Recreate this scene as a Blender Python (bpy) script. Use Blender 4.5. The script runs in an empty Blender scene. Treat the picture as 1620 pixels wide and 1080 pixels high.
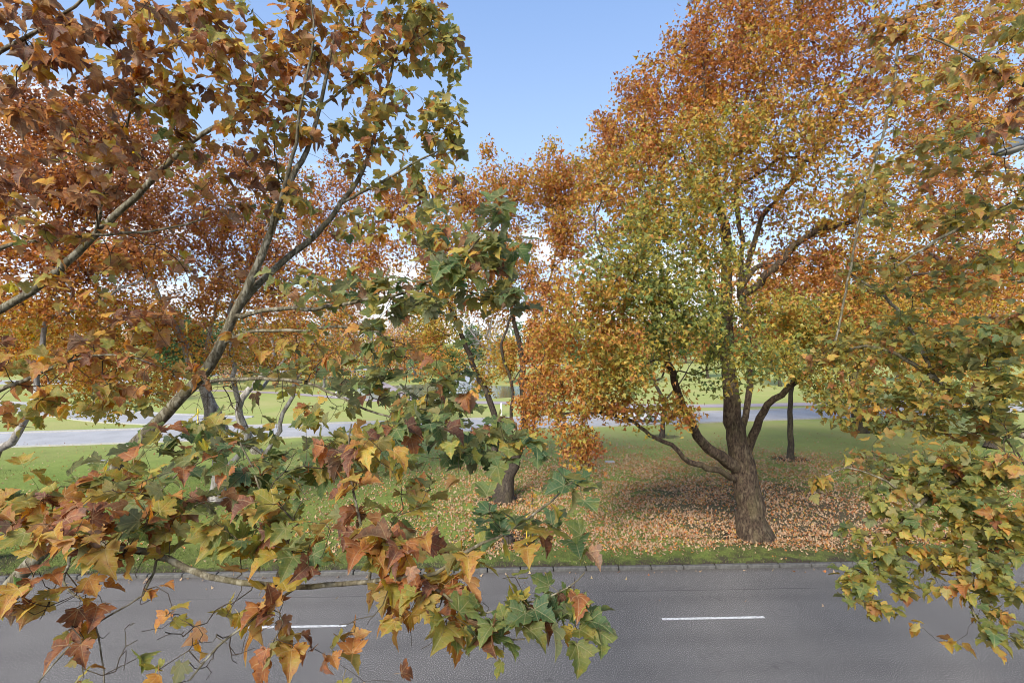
import bpy, math, random
import numpy as np
from mathutils import Vector, noise as mnoise
rng = np.random.default_rng(7); random.seed(7)
R = math.radians
SC = bpy.context.scene; COL = SC.collection
# ------------------------------------------------------------ camera, world, sun, exposure
CAM_H = 8.0; F = 800.0
cam = bpy.data.objects.new('camera', bpy.data.cameras.new('camera')); COL.objects.link(cam)
cam.location = (0, 0, CAM_H); cam.rotation_euler = (R(90), 0, 0)
cam.data.lens = 36 * F / 1620; cam.data.sensor_width = 36; cam.data.clip_end = 3000; cam.data.clip_start = 0.05
SC.camera = cam
SUN_EL, SUN_AZ = 36.0, 206.0          # azimuth clockwise from +Y: behind the camera, to the left
world = bpy.data.worlds.new('World'); SC.world = world; world.use_nodes = True
nt = world.node_tree; N = nt.nodes; L = nt.links; N.clear()
wo = N.new('ShaderNodeOutputWorld'); bg = N.new('ShaderNodeBackground'); sky = N.new('ShaderNodeTexSky')
sky.sky_type = 'NISHITA'; sky.sun_disc = False; sky.sun_elevation = R(SUN_EL); sky.sun_rotation = R(SUN_AZ)
sky.air_density = 1.0; sky.dust_density = 0.6; sky.ozone_density = 2.0; sky.altitude = 0
bg.inputs[1].default_value = 0.14
tc = N.new('ShaderNodeTexCoord'); mp = N.new('ShaderNodeMapping'); mp.inputs['Scale'].default_value = (1.0, 1.0, 2.6)
mp.inputs['Location'].default_value = (3.1, 0.4, 0.3)
cn = N.new('ShaderNodeTexNoise'); cn.inputs['Scale'].default_value = 2.2; cn.inputs['Detail'].default_value = 7; cn.inputs['Roughness'].default_value = .55
sx = N.new('ShaderNodeSeparateXYZ')
L.new(tc.outputs['Generated'], mp.inputs[0]); L.new(mp.outputs[0], cn.inputs['Vector']); L.new(tc.outputs['Generated'], sx.inputs[0])
# clouds bank up towards the horizon and thin out overhead
el = N.new('ShaderNodeMapRange'); el.inputs[1].default_value = 0.0; el.inputs[2].default_value = 0.62; el.inputs[3].default_value = 0.22; el.inputs[4].default_value = -0.34
L.new(sx.outputs[2], el.inputs[0])
ad = N.new('ShaderNodeMath'); ad.operation = 'ADD'; L.new(cn.outputs[0], ad.inputs[0]); L.new(el.outputs[0], ad.inputs[1])
sl = N.new('ShaderNodeMapRange'); sl.inputs[1].default_value = -0.6; sl.inputs[2].default_value = 0.5; sl.inputs[3].default_value = 0.0; sl.inputs[4].default_value = -0.05
L.new(sx.outputs[0], sl.inputs[0])
ad2 = N.new('ShaderNodeMath'); ad2.operation = 'ADD'; L.new(ad.outputs[0], ad2.inputs[0]); L.new(sl.outputs[0], ad2.inputs[1])
cr = N.new('ShaderNodeMapRange'); cr.interpolation_type = 'SMOOTHSTEP'; cr.inputs[1].default_value = 0.50; cr.inputs[2].default_value = 0.66
L.new(ad2.outputs[0], cr.inputs[0])
mx = N.new('ShaderNodeMixRGB'); mx.inputs[2].default_value = (4.4, 4.5, 4.6, 1)
veil = N.new('ShaderNodeMixRGB'); veil.inputs[0].default_value = 0.7; grd = N.new('ShaderNodeMixRGB'); grd.inputs[1].default_value = (2.3, 2.95, 3.9, 1); grd.inputs[2].default_value = (.95, 1.62, 3.15, 1)
gel = N.new('ShaderNodeMapRange'); gel.inputs[1].default_value = 0.12; gel.inputs[2].default_value = 0.62; L.new(sx.outputs[2], gel.inputs[0]); L.new(gel.outputs[0], grd.inputs[0]); L.new(grd.outputs[0], veil.inputs[2])
L.new(sky.outputs[0], veil.inputs[1]); L.new(veil.outputs[0], mx.inputs[1]); L.new(cr.outputs[0], mx.inputs[0])
L.new(mx.outputs[0], bg.inputs[0]); L.new(bg.outputs[0], wo.inputs[0])
sun = bpy.data.objects.new('sun', bpy.data.lights.new('sun', 'SUN')); COL.objects.link(sun)
sun.data.energy = 2.9; sun.data.angle = R(22); sun.data.color = (1.0, .95, .87)
a = R(SUN_AZ); sd = Vector((math.sin(a) * math.cos(R(SUN_EL)), math.cos(a) * math.cos(R(SUN_EL)), math.sin(R(SUN_EL))))
sun.rotation_euler = sd.to_track_quat('Z', 'Y').to_euler(); sun.location = (-20, -20, 60)
vs = SC.view_settings; vs.view_transform = 'Standard'; vs.look = 'None'; vs.gamma = 1; vs.use_curve_mapping = False
vs.exposure = 1.06
SC.cycles.pixel_filter_type = 'BLACKMAN_HARRIS'; SC.cycles.filter_width = 1.0; SC.cycles.max_bounces = 6; SC.cycles.transparent_max_bounces = 6

# ------------------------------------------------------------ helpers
def P(px, py, d): return np.array([(px - 810) / F * d, d, CAM_H + (540 - py) / F * d])
def G(px, py, z=0.0):
    d = (CAM_H - z) * F / (py - 540.0); return np.array([(px - 810) / F * d, d, z])

def tag(o, label=None, cat=None, group=None, kind=None):
    for k, v in (('label', label), ('category', cat), ('group', group), ('kind', kind)):
        if v: o[k] = v
    return o
def empty(name, loc, rz=0.0):
    o = bpy.data.objects.new(name, None); COL.objects.link(o); o.location = [float(c) for c in loc]; o.rotation_euler = (0, 0, rz)
    o.empty_display_size = .3; return o
def link(name, me, mat=None, parent=None, loc=None):
    o = bpy.data.objects.new(name, me); COL.objects.link(o)
    if mat and not me.materials: me.materials.append(mat)
    if parent: o.parent = parent
    if loc is not None: o.location = [float(c) for c in loc]
    return o
def np_mesh(name, V, T, attrs=None, smooth=True):
    """V (n,3) floats, T (m,3) or (m,4) ints"""
    me = bpy.data.meshes.new(name); V = np.asarray(V, dtype=np.float32); T = np.asarray(T, dtype=np.int32); k = T.shape[1]
    me.vertices.add(len(V)); me.vertices.foreach_set('co', V.ravel())
    me.loops.add(T.size); me.loops.foreach_set('vertex_index', T.ravel())
    me.polygons.add(len(T)); me.polygons.foreach_set('loop_start', np.arange(0, T.size, k, dtype=np.int32))
    me.polygons.foreach_set('use_smooth', np.full(len(T), smooth))
    for nm, (ty, arr) in (attrs or {}).items():
        at = me.attributes.new(nm, ty, 'POINT')
        at.data.foreach_set('vector' if ty == 'FLOAT_VECTOR' else 'value', np.asarray(arr, dtype=np.float32).ravel())
    me.update(calc_edges=True)
    return me
class MB:
    """collects simple solids, then builds ONE mesh"""
    def __init__(s): s.v = []; s.f = []
    def add(s, vs_, fs):
        b = len(s.v); s.v += [tuple(map(float, p)) for p in vs_]; s.f += [tuple(b + i for i in q) for q in fs]; return s
    def box(s, x0, x1, y0, y1, z0, z1, tx=0, ty=0):
        v = [(x0, y0, z0), (x1, y0, z0), (x1, y1, z0), (x0, y1, z0), (x0 + tx, y0 + ty, z1), (x1 - tx, y0 + ty, z1), (x1 - tx, y1 - ty, z1), (x0 + tx, y1 - ty, z1)]
        return s.add(v, [(3, 2, 1, 0), (4, 5, 6, 7), (0, 1, 5, 4), (1, 2, 6, 5), (2, 3, 7, 6), (3, 0, 4, 7)])
    def tube(s, pts, rad, k=10, cap=True):
        pts = [Vector(p) for p in pts]; n = len(pts); rad = rad if hasattr(rad, '__len__') else [rad] * n
        vs_ = []; u = None
        for i, p in enumerate(pts):
            t = (pts[min(i + 1, n - 1)] - pts[max(i - 1, 0)]).normalized()
            if u is None: u = t.cross(Vector((0, 0, 1)) if abs(t.z) < .9 else Vector((1, 0, 0))).normalized()
            u = (u - t * u.dot(t)).normalized(); w = t.cross(u)
            for j in range(k):
                an = 2 * math.pi * j / k; vs_.append(p + (u * math.cos(an) + w * math.sin(an)) * rad[i])
        fs = [(i * k + j, i * k + (j + 1) % k, (i + 1) * k + (j + 1) % k, (i + 1) * k + j) for i in range(n - 1) for j in range(k)]
        if cap: fs += [tuple(reversed(range(k))), tuple((n - 1) * k + j for j in range(k))]
        return s.add(vs_, fs)
    def loft(s, rings, cap=True):
        k = len(rings[0]); vs_ = [p for r in rings for p in r]; n = len(rings)
        fs = [(i * k + j, i * k + (j + 1) % k, (i + 1) * k + (j + 1) % k, (i + 1) * k + j) for i in range(n - 1) for j in range(k)]
        if cap: fs += [tuple(reversed(range(k))), tuple((n - 1) * k + j for j in range(k))]
        return s.add(vs_, fs)
    def mesh(s, name, smooth=False, bevel=0):
        import bmesh
        me = bpy.data.meshes.new(name); me.from_pydata(s.v, [], s.f)
        if bevel:
            bm = bmesh.new(); bm.from_mesh(me)
            bmesh.ops.bevel(bm, geom=[e for e in bm.edges if len(e.link_faces) == 2 and e.calc_face_angle() > .5], offset=bevel, segments=1, affect='EDGES')
            bm.to_mesh(me); bm.free()
        if smooth: me.polygons.foreach_set('use_smooth', [True] * len(me.polygons))
        me.update(); return me
    def build(s, name, mat, parent=None, smooth=False, bevel=0, loc=None):
        return link(name, s.mesh(name, smooth, bevel), mat, parent, loc)

# ------------------------------------------------------------ materials
class NT:
    def __init__(s, name):
        s.m = bpy.data.materials.new(name); s.m.use_nodes = True; s.t = s.m.node_tree; s.t.nodes.clear()
        s.out = s.n('ShaderNodeOutputMaterial')
    def n(s, ty, **kw):
        nd = s.t.nodes.new(ty)
        for k, v in kw.items(): setattr(nd, k, v)
        return nd
    def l(s, a_, b_): s.t.links.new(a_, b_)
    def set(s, sock, v):
        if isinstance(v, bpy.types.NodeSocket): s.l(v, sock)
        else: sock.default_value = v if not isinstance(v, tuple) or len(v) != 3 or sock.type != 'RGBA' else (*v, 1)
    def math(s, op, a_, b_=0.0, c_=0.0, clamp=False):
        nd = s.n('ShaderNodeMath', operation=op, use_clamp=clamp); s.set(nd.inputs[0], a_); s.set(nd.inputs[1], b_); s.set(nd.inputs[2], c_); return nd.outputs[0]
    def mix(s, f, a_, b_, bt='MIX'):
        nd = s.n('ShaderNodeMixRGB', blend_type=bt); s.set(nd.inputs[0], f); s.set(nd.inputs[1], a_); s.set(nd.inputs[2], b_); return nd.outputs[0]
    def noise(s, scale, detail=4, rough=.55, vec=None, dist=0):
        nd = s.n('ShaderNodeTexNoise'); nd.inputs['Scale'].default_value = scale; nd.inputs['Detail'].default_value = detail
        nd.inputs['Roughness'].default_value = rough; nd.inputs['Distortion'].default_value = dist
        if vec: s.l(vec, nd.inputs['Vector'])
        return nd.outputs[0]
    def rng(s, v, a0, a1, b0=0.0, b1=1.0, smooth=False):
        nd = s.n('ShaderNodeMapRange'); s.set(nd.inputs[0], v)
        if smooth: nd.interpolation_type = 'SMOOTHSTEP'
        for i, x in enumerate((a0, a1, b0, b1)): nd.inputs[i + 1].default_value = x
        return nd.outputs[0]
    def ramp(s, f, stops):
        nd = s.n('ShaderNodeValToRGB'); e = nd.color_ramp.elements
        while len(e) < len(stops): e.new(.5)
        for i, (p, c) in enumerate(stops): e[i].position = p; e[i].color = (*c, 1)
        s.set(nd.inputs[0], f); return nd.outputs[0]
    def obj(s): return s.n('ShaderNodeTexCoord').outputs['Object']
    def pos(s): return s.n('ShaderNodeNewGeometry').outputs['Position']
    def bump(s, h, strength=.4, dist=.02):
        nd = s.n('ShaderNodeBump'); nd.inputs['Strength'].default_value = strength; nd.inputs['Distance'].default_value = dist; s.l(h, nd.inputs['Height']); return nd.outputs[0]
    def principled(s, col, rough=.8, spec=.3, normal=None, metal=0.0):
        b = s.n('ShaderNodeBsdfPrincipled'); s.set(b.inputs['Base Color'], col); s.set(b.inputs['Roughness'], rough)
        b.inputs['Specular IOR Level'].default_value = spec; b.inputs['Metallic'].default_value = metal
        if normal: s.l(normal, b.inputs['Normal'])
        return b.outputs[0]
    def end(s, sh): s.l(sh, s.out.inputs[0]); return s.m

LEAF_STOPS = [(0.0, (.060, .115, .045)), (.18, (.120, .180, .058)), (.36, (.225, .240, .055)), (.49, (.370, .310, .060)),
              (.58, (.500, .320, .062)), (.69, (.480, .220, .056)), (.81, (.390, .145, .048)), (.91, (.300, .118, .055)), (1.0, (.160, .070, .042))]
def leaf_material(name, per_object=False, detail=True, transl=.52, back=.26, under=(.46, .36, .24), spec=.42):
    m = NT(name)
    if per_object:
        sc_ = m.n('ShaderNodeSeparateColor'); m.l(m.n('ShaderNodeObjectInfo').outputs['Color'], sc_.inputs[0]); t, v = sc_.outputs[0], sc_.outputs[1]
    else:
        at = m.n('ShaderNodeAttribute', attribute_name='tone'); xa = m.n('ShaderNodeSeparateXYZ'); m.l(at.outputs['Vector'], xa.inputs[0]); t, v = xa.outputs[0], xa.outputs[1]
    vein = None
    if detail:
        lp = m.n('ShaderNodeAttribute', attribute_name='lp'); xy = m.n('ShaderNodeSeparateXYZ'); m.l(lp.outputs['Vector'], xy.inputs[0])
        x, y = xy.outputs[0], xy.outputs[1]
        seed = m.math('MULTIPLY', v, 91.7); cv = m.n('ShaderNodeCombineXYZ'); m.l(x, cv.inputs[0]); m.l(y, cv.inputs[1]); m.l(seed, cv.inputs[2])
        blot = m.noise(3.0, 4, .6, cv.outputs[0])
        fine = m.noise(26.0, 3, .6, cv.outputs[0])
        ax = m.math('ABSOLUTE', x)
        yy = m.math('SUBTRACT', y, .0)
        r_ = m.math('SQRT', m.math('ADD', m.math('MULTIPLY', ax, ax), m.math('MULTIPLY', yy, yy)))
        th = m.math('ARCTAN2', ax, yy)                                   # 0 along the midrib
        # distance to the nearest of the main veins (0, 48, 98 degrees)
        d0 = m.math('ABSOLUTE', th)
        d1 = m.math('ABSOLUTE', m.math('SUBTRACT', th, .80)); d2 = m.math('ABSOLUTE', m.math('SUBTRACT', th, 1.62))
        dm = m.math('MULTIPLY', m.math('MINIMUM', d0, m.math('MINIMUM', d1, d2)), r_)
        main = m.rng(dm, .006, .022, 1.0, 0.0)
        # side veins: fine chevrons along the lobes
        sv = m.math('SINE', m.math('ADD', m.math('MULTIPLY', r_, 46.0), m.math('MULTIPLY', dm, -42.0)))
        side = m.math('MULTIPLY', m.rng(sv, .82, 1.0), .45)
        vein = m.math('MAXIMUM', main, side)
        edge = m.rng(r_, .35, .85)
        t = m.math('ADD', t, m.math('MULTIPLY', m.math('SUBTRACT', blot, .47), .42))
        t = m.math('ADD', t, m.math('MULTIPLY', m.math('MULTIPLY', edge, m.rng(blot, .45, .7)), .18), clamp=True)
    c = m.ramp(t, LEAF_STOPS)
    geo = m.n('ShaderNodeNewGeometry')
    c = m.mix(geo.outputs['Backfacing'], c, m.mix(back, c, under))   # undersides are paler and downy
    val = m.rng(v, 0, 1, .70, 1.48)
    if detail:
        c = m.mix(m.math('MULTIPLY', vein, .55), c, m.mix(.55, c, (.72, .58, .30)))
        c = m.mix(m.rng(m.math('ADD', fine, m.math('MULTIPLY', blot, .35)), .78, .86), c, (.09, .045, .025))
        val = m.math('MULTIPLY', val, m.rng(fine, .3, .7, .86, 1.12))
        nrm = m.bump(m.math('ADD', m.math('MULTIPLY', vein, -.6), m.math('MULTIPLY', fine, .6)), .5, .006)
    else: nrm = None
    hv = m.n('ShaderNodeHueSaturation'); m.l(val, hv.inputs['Value']); m.l(c, hv.inputs['Color']); c = hv.outputs[0]
    p = m.principled(c, .5, spec, nrm)
    tr = m.n('ShaderNodeBsdfTranslucent'); hs = m.n('ShaderNodeHueSaturation'); hs.inputs['Saturation'].default_value = 1.15; hs.inputs['Value'].default_value = 1.35
    m.l(c, hs.inputs['Color']); m.l(hs.outputs[0], tr.inputs[0])
    ms = m.n('ShaderNodeMixShader'); ms.inputs[0].default_value = transl; m.l(p, ms.inputs[1]); m.l(tr.outputs[0], ms.inputs[2])
    return m.end(ms.outputs[0])
def bark_material(name, dark, mid, pale, scale=1.0, rough_scale=10, patch=(.5, .6), pale_amt=.8, bump=.7, bdist=.03):
    m = NT(name); p = m.pos(); mp_ = m.n('ShaderNodeMapping'); mp_.inputs['Scale'].default_value = (1, 1, .42); m.l(p, mp_.inputs[0]); v = mp_.outputs[0]
    n1 = m.noise(3.2 * scale, 5, .6, v, .6); n2 = m.noise(rough_scale * scale, 6, .7, v, .3); n3 = m.noise(1.1 * scale, 3, .5, v)
    c = m.mix(m.rng(n2, .36, .62), dark, mid)
    c = m.mix(m.math('MULTIPLY', m.rng(n1, patch[0], patch[1]), pale_amt), c, pale)
    c = m.mix(m.rng(n3, .5, .75, 0, .35), c, (.17, .15, .06))
    return m.end(m.principled(c, .9, .15, m.bump(m.math('ADD', n2, m.math('MULTIPLY', n1, .6)), bump, bdist)))
def plain(name, col, rough=.6, spec=.4, var=.12, scale=12, metal=0.0, bump=0.0):
    m = NT(name); n = m.noise(scale, 5, .6, m.obj())
    c = m.mix(m.rng(n, .3, .7), tuple(x * (1 - var) for x in col), tuple(min(1, x * (1 + var)) for x in col))
    return m.end(m.principled(c, rough, spec, m.bump(n, bump, .01) if bump else None, metal))

M_LEAF = leaf_material('plane_leaf', True); M_FOL = leaf_material('plane_foliage', False)
M_FAR = leaf_material('distant_foliage', False, False, .42, .12, spec=.22)
M_LITTER = leaf_material('fallen_leaf', False, False, .12, .75, (.42, .315, .20), spec=.15)
B_MAIN = bark_material('bark_plane_brown', (.022, .016, .012), (.125, .085, .057), (.26, .20, .125), 2.3, 7, (.50, .64), .5, 1.0, .07)
B_DARK = bark_material('bark_dark', (.022, .018, .015), (.085, .066, .05), (.2, .17, .13), 1.6, 12, (.58, .68), .5)
B_PALE = bark_material('bark_pale', (.13, .11, .09), (.30, .27, .23), (.50, .47, .42), 1.3, 9, (.47, .6), .7, .4)
B_NEAR = bark_material('bark_smooth_olive', (.055, .045, .028), (.165, .140, .090), (.33, .30, .22), 6, 7, (.50, .60), .7, .6, .012)
B_TWIG = bark_material('bark_twig', (.020, .014, .010), (.065, .046, .032), (.13, .10, .07), 8, 10, (.5, .6), .5, .3, .004)
B_WHITE = bark_material('bark_white', (.35, .33, .3), (.55, .53, .5), (.7, .69, .66), 1.3, 9, (.47, .6), .7, .3)
B_GREY = bark_material('bark_grey', (.16, .14, .13), (.30, .27, .25), (.4, .37, .35), 1, 9, (.47, .6), .7, .3)

# ------------------------------------------------------------ leaves
HALF = [(.00, .00), (.07, -.075), (.17, -.115), (.26, -.19), (.30, -.09), (.42, -.05), (.385, .03), (.36, .085), (.46, .10), (.54, .18), (.66, .35), (.52, .37),
        (.48, .46), (.38, .44), (.285, .42), (.30, .52), (.385, .60), (.27, .68), (.23, .79), (.12, .84), (.00, 1.0)]
def leaf_template(seed, curl, hd=True, lite=False):
    r = np.random.default_rng(seed)
    if lite: half = [HALF[i] for i in (0, 3, 6, 8, 10, 12, 14, 16, 18, 20)]; hd = False
    elif hd: half = HALF
    else: half = [(0, 0), (.27, -.13), (.60, .31), (.27, .42), (0, 1.0)]
    half = [(x * (1 + r.normal(0, .03)), y + r.normal(0, .012)) for x, y in half]; half[0] = (0, 0)
    asym = [(x * (1 + r.normal(0, .05)), y + r.normal(0, .015)) for x, y in half[1:-1]]
    out = [half[0]] + half[1:-1] + [(0, half[-1][1])] + [(-x, y) for x, y in reversed(asym)]
    out = np.array(out); n = len(out); hub = np.array([0, .17])
    verts = [hub] + [p for p in out]; tris = []
    if hd:
        keys = [0, 3, 7, 10, 14, 17, 20, 23, 26, 30, 33, 37]
        keys = [k for k in keys if k < n]; base = len(verts)
        for k in keys: verts.append(hub + .5 * (out[k] - hub))
        for a_ in range(len(keys)):
            k0 = keys[a_]; k1 = keys[(a_ + 1) % len(keys)] if a_ + 1 < len(keys) else n
            i0 = base + a_; i1 = base + (a_ + 1) % len(keys)
            for i in range(k0, k1): tris.append((i0, 1 + i % n, 1 + (i + 1) % n))
            tris.append((i0, 1 + k1 % n, i1)); tris.append((0, i0, i1))
    else:
        tris = [(0, 1 + i, 1 + (i + 1) % n) for i in range(n)]
    v2 = np.array(verts); x, y = v2[:, 0], v2[:, 1]; dx, dy = x, y - .05; rr = np.hypot(dx, dy); th = np.arctan2(np.abs(dx), dy)
    lob = np.minimum(np.minimum(np.abs(th), np.abs(th - .80)), np.abs(th - 1.62))
    z = lob * rr * .30 - curl * (.22 + .2 * r.random()) * rr ** 2
    z += .05 * np.sin(4 * x + r.random() * 6) * rr + .05 * np.sin(5 * y + r.random() * 6) * rr
    fold = r.uniform(-.1, .38) + .25 * curl; z += fold * np.abs(x)                     # blade folded along the midrib
    bend = curl * r.uniform(.3, 1.3); yy = y.copy()
    an = bend * np.clip(y, -.1, 1); yb = np.where(abs(bend) > .05, np.sin(an) / max(bend, .05), y); zb = -(1 - np.cos(an)) / max(bend, .05)
    V = np.stack([x * (1 - .10 * curl * rr), yb, z + zb * 1.0], 1)
    lp = np.stack([x, y, np.zeros_like(x)], 1)
    V[:, 1] += .38; V[:, 2] -= .0
    tris = np.array(tris)
    if hd:                                                              # petiole: thin three-sided stalk that meets the blade's base
        b = len(V); pw = .011; segs = [(0, 0.0, 0.0), (0, .2, .035), (0, .40, .0)]
        pv = []
        for (px_, py_, pz_) in segs:
            for j in range(3):
                a_ = 2 * math.pi * j / 3; pv.append((px_ + pw * math.cos(a_), py_, pz_ + pw * math.sin(a_)))
        pt = []
        for i in range(2):
            for j in range(3):
                q = (b + i * 3 + j, b + i * 3 + (j + 1) % 3, b + (i + 1) * 3 + (j + 1) % 3, b + (i + 1) * 3 + j); pt += [(q[0], q[1], q[2]), (q[0], q[2], q[3])]
        V = np.vstack([V, pv]); lp = np.vstack([lp, np.tile([[.001, .3, 0]], (len(pv), 1))]); tris = np.vstack([tris, pt])
    return V, tris, lp
HD = [leaf_template(100 + i, (.1, .2, .35, .5, .7, .9, 1.1, 1.4)[i]) for i in range(8)]
LITE = [leaf_template(100 + i, (.1, .2, .35, .5, .7, .9, 1.1, 1.4)[i], True, True) for i in range(8)]
MID = [leaf_template(200 + i, (.2, .5, .8, 1.1, 1.5)[i], False) for i in range(5)]
LOW = [(np.array([(0, 0, 0), (.45, .4, .12), (0, 1, -.15), (-.45, .4, .1)]), np.array([(0, 1, 2), (0, 2, 3)]), np.zeros((4, 3)))]

def frames(f, n):
    f = f / np.linalg.norm(f, axis=1, keepdims=True); n = n - f * (n * f).sum(1, keepdims=True); n /= np.linalg.norm(n, axis=1, keepdims=True) + 1e-9
    x = np.cross(f, n); return np.stack([x, f, n], 2)                   # columns x, y, z
def leaves_mesh(name, L_, tmpl, detail=True):
    """L_: dict pos,f,n,s,t,v,k"""
    Rm = frames(L_['f'], L_['n']); Vs = []; Ts = []; LP = []; TO = []; b = 0
    for k, (V, T, lp) in enumerate(tmpl):
        idx = np.nonzero(L_['k'] == k)[0]
        if not len(idx): continue
        W = np.einsum('nij,vj->nvi', Rm[idx], V) * L_['s'][idx, None, None] + L_['pos'][idx, None, :]
        Vs.append(W.reshape(-1, 3)); nv = len(V)
        Ts.append((T[None] + (np.arange(len(idx)) * nv)[:, None, None] + b).reshape(-1, 3)); b += nv * len(idx)
        if detail: LP.append(np.tile(lp, (len(idx), 1)))
        to = np.zeros((len(idx), nv, 3)); to[..., 0] = L_['t'][idx, None]; to[..., 1] = L_['v'][idx, None]; TO.append(to.reshape(-1, 3))
    at = {'tone': ('FLOAT_VECTOR', np.vstack(TO))}
    if detail: at['lp'] = ('FLOAT_VECTOR', np.vstack(LP))
    return np_mesh(name, np.vstack(Vs), np.vstack(Ts), at, smooth=detail)

# ------------------------------------------------------------ trees
def catmull(pts, step):
    pts = np.asarray(pts, float); n = len(pts); out = [pts[0]]
    for i in range(n - 1):
        p0 = pts[max(i - 1, 0)]; p1 = pts[i]; p2 = pts[i + 1]; p3 = pts[min(i + 2, n - 1)]
        k = max(2, int(np.linalg.norm(p2[:3] - p1[:3]) / step))
        for j in range(1, k + 1):
            u = j / k; out.append(.5 * (2 * p1 + (p2 - p0) * u + (2 * p0 - 5 * p1 + 4 * p2 - p3) * u * u + (3 * p1 - p0 - 3 * p2 + p3) * u ** 3))
    return np.array(out)
class Tree:
    def __init__(s, seed): s.pos = []; s.par = []; s.rad = []; s.limbs = []; s.g = np.random.default_rng(seed); s.targets = []; s.tips = []
    def limb(s, pts, step=.4, wob=.02):
        """pts: list of (point3, diameter in metres); the first joins the nearest node already there"""
        arr = np.array([[*p, w / 2] for p, w in pts]); c = catmull(arr, step)
        first = None
        if s.pos:
            A = np.array(s.pos); d = np.linalg.norm(A - c[0, :3], axis=1); first = int(d.argmin())
            c[0, :3] = A[first]
        ids = []; L_ = len(c)
        for i, q in enumerate(c):
            if i == 0 and first is not None: ids.append(first); continue
            p = q[:3] + (s.g.normal(0, wob, 3) if 0 < i < L_ - 1 else 0)
            s.pos.append(p); s.par.append(ids[-1] if ids else -1); s.rad.append(max(q[3], .002)); ids.append(len(s.pos) - 1)
        s.limbs.append((ids, c[0, 3])); return s
    def blobs(s, B, dens=1.0, thin=False):
        """B: (px, py, depth, rx px, ry px, rdepth m, count, tone)"""
        for (px, py, d, rx, ry, rd, cnt, t) in B:
            cnt = max(1, round(cnt * dens * (.70 if d < 3.5 and t > 0 else 1) * (.5 if thin and py < 500 else 1)))
            u = s.g.normal(size=(cnt, 3)); u /= np.linalg.norm(u, axis=1, keepdims=True); u *= (s.g.random((cnt, 1)) ** .42)
            c = P(px, py, d); q = c + u * np.array([rx / F * d, rd, ry / F * d])
            tt = t + s.g.normal(0, .06, cnt)
            s.targets += [(q[i], tt[i]) for i in range(cnt)]
    def ell(s, c, r, cnt, t):
        u = s.g.normal(size=(cnt, 3)); u /= np.linalg.norm(u, axis=1, keepdims=True); u *= (s.g.random((cnt, 1)) ** .4)
        q = np.array(c) + u * np.array(r); tt = t + s.g.normal(0, .05, cnt); s.targets += [(q[i], tt[i]) for i in range(cnt)]
    def grow(s, seg=.5, bal=.22, skip=2, zig=.05, sag=0.0):
        A = np.array(s.pos); n0 = len(A); plen = np.zeros(n0)
        for i in range(n0):
            if s.par[i] >= 0: plen[i] = plen[s.par[i]] + np.linalg.norm(A[i] - A[s.par[i]])
        s.n0 = n0; rel = plen - plen.min()
        T = np.array([t[0] for t in s.targets]); tone = np.array([t[1] for t in s.targets])
        dm = np.array([np.min(np.linalg.norm(A - q, axis=1)) for q in T]); order = np.argsort(dm)
        cap = n0 + len(T) * 14; X = np.zeros((cap, 3)); X[:n0] = A; pl = np.full(cap, 0.0); pl[:n0] = plen; n = n0; ok = np.zeros(cap, bool)
        trunk_end = skip; ok[:n0] = plen > trunk_end
        if not ok[:n0].any(): ok[:n0] = True
        for ti in order:
            q = T[ti]; d = np.linalg.norm(X[:n] - q, axis=1); c = np.where(ok[:n], d + bal * pl[:n], 1e9); j = int(c.argmin()); ln = d[j]
            if ln < .02: continue
            p = s.par[j]; dr = (X[j] - X[p]) if p >= 0 else np.array([0, 0, 1.]); dr = dr / (np.linalg.norm(dr) + 1e-9)
            k = int(min(12, max(2, round(ln / seg)))); ctl = X[j] + dr * ln * .35 + (q - X[j]) * .15; prev = j
            ids = []
            for m_ in range(1, k + 1):
                u = m_ / k; pt = (1 - u) ** 2 * X[j] + 2 * u * (1 - u) * ctl + u * u * q
                if m_ < k: pt = pt + s.g.normal(0, zig * seg, 3)
                pt = pt - np.array([0, 0, sag * ln * u * u])
                X[n] = pt; pl[n] = pl[prev] + ln / k; ok[n] = True; s.par.append(prev); s.rad.append(0.0); prev = n; ids.append(n); n += 1
                if n >= cap - 14: break
            s.tips.append((j, ids, tone[ti]))
            if n >= cap - 14: break
        s.P = X[:n]; s.par = list(s.par[:n]); return s
    def radii(s, tip, expo=2.3):
        n = len(s.P); acc = np.zeros(n); par = s.par
        ch = np.zeros(n, int)
        for i in range(n):
            if par[i] >= 0: ch[par[i]] += 1
        for i in range(n - 1, -1, -1):
            if ch[i] == 0: acc[i] = tip ** expo
            if i >= s.n0 and par[i] >= 0: acc[par[i]] += acc[i]
        r = acc ** (1 / expo); man = np.array(s.rad[:s.n0]); r[:s.n0] = man
        for i in range(s.n0, n):
            r[i] = min(r[i], r[par[i]] * (.97 if par[i] >= s.n0 else .72)); r[i] = max(r[i], tip * .7)
        s.r = r; s.ch = ch; return s
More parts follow.
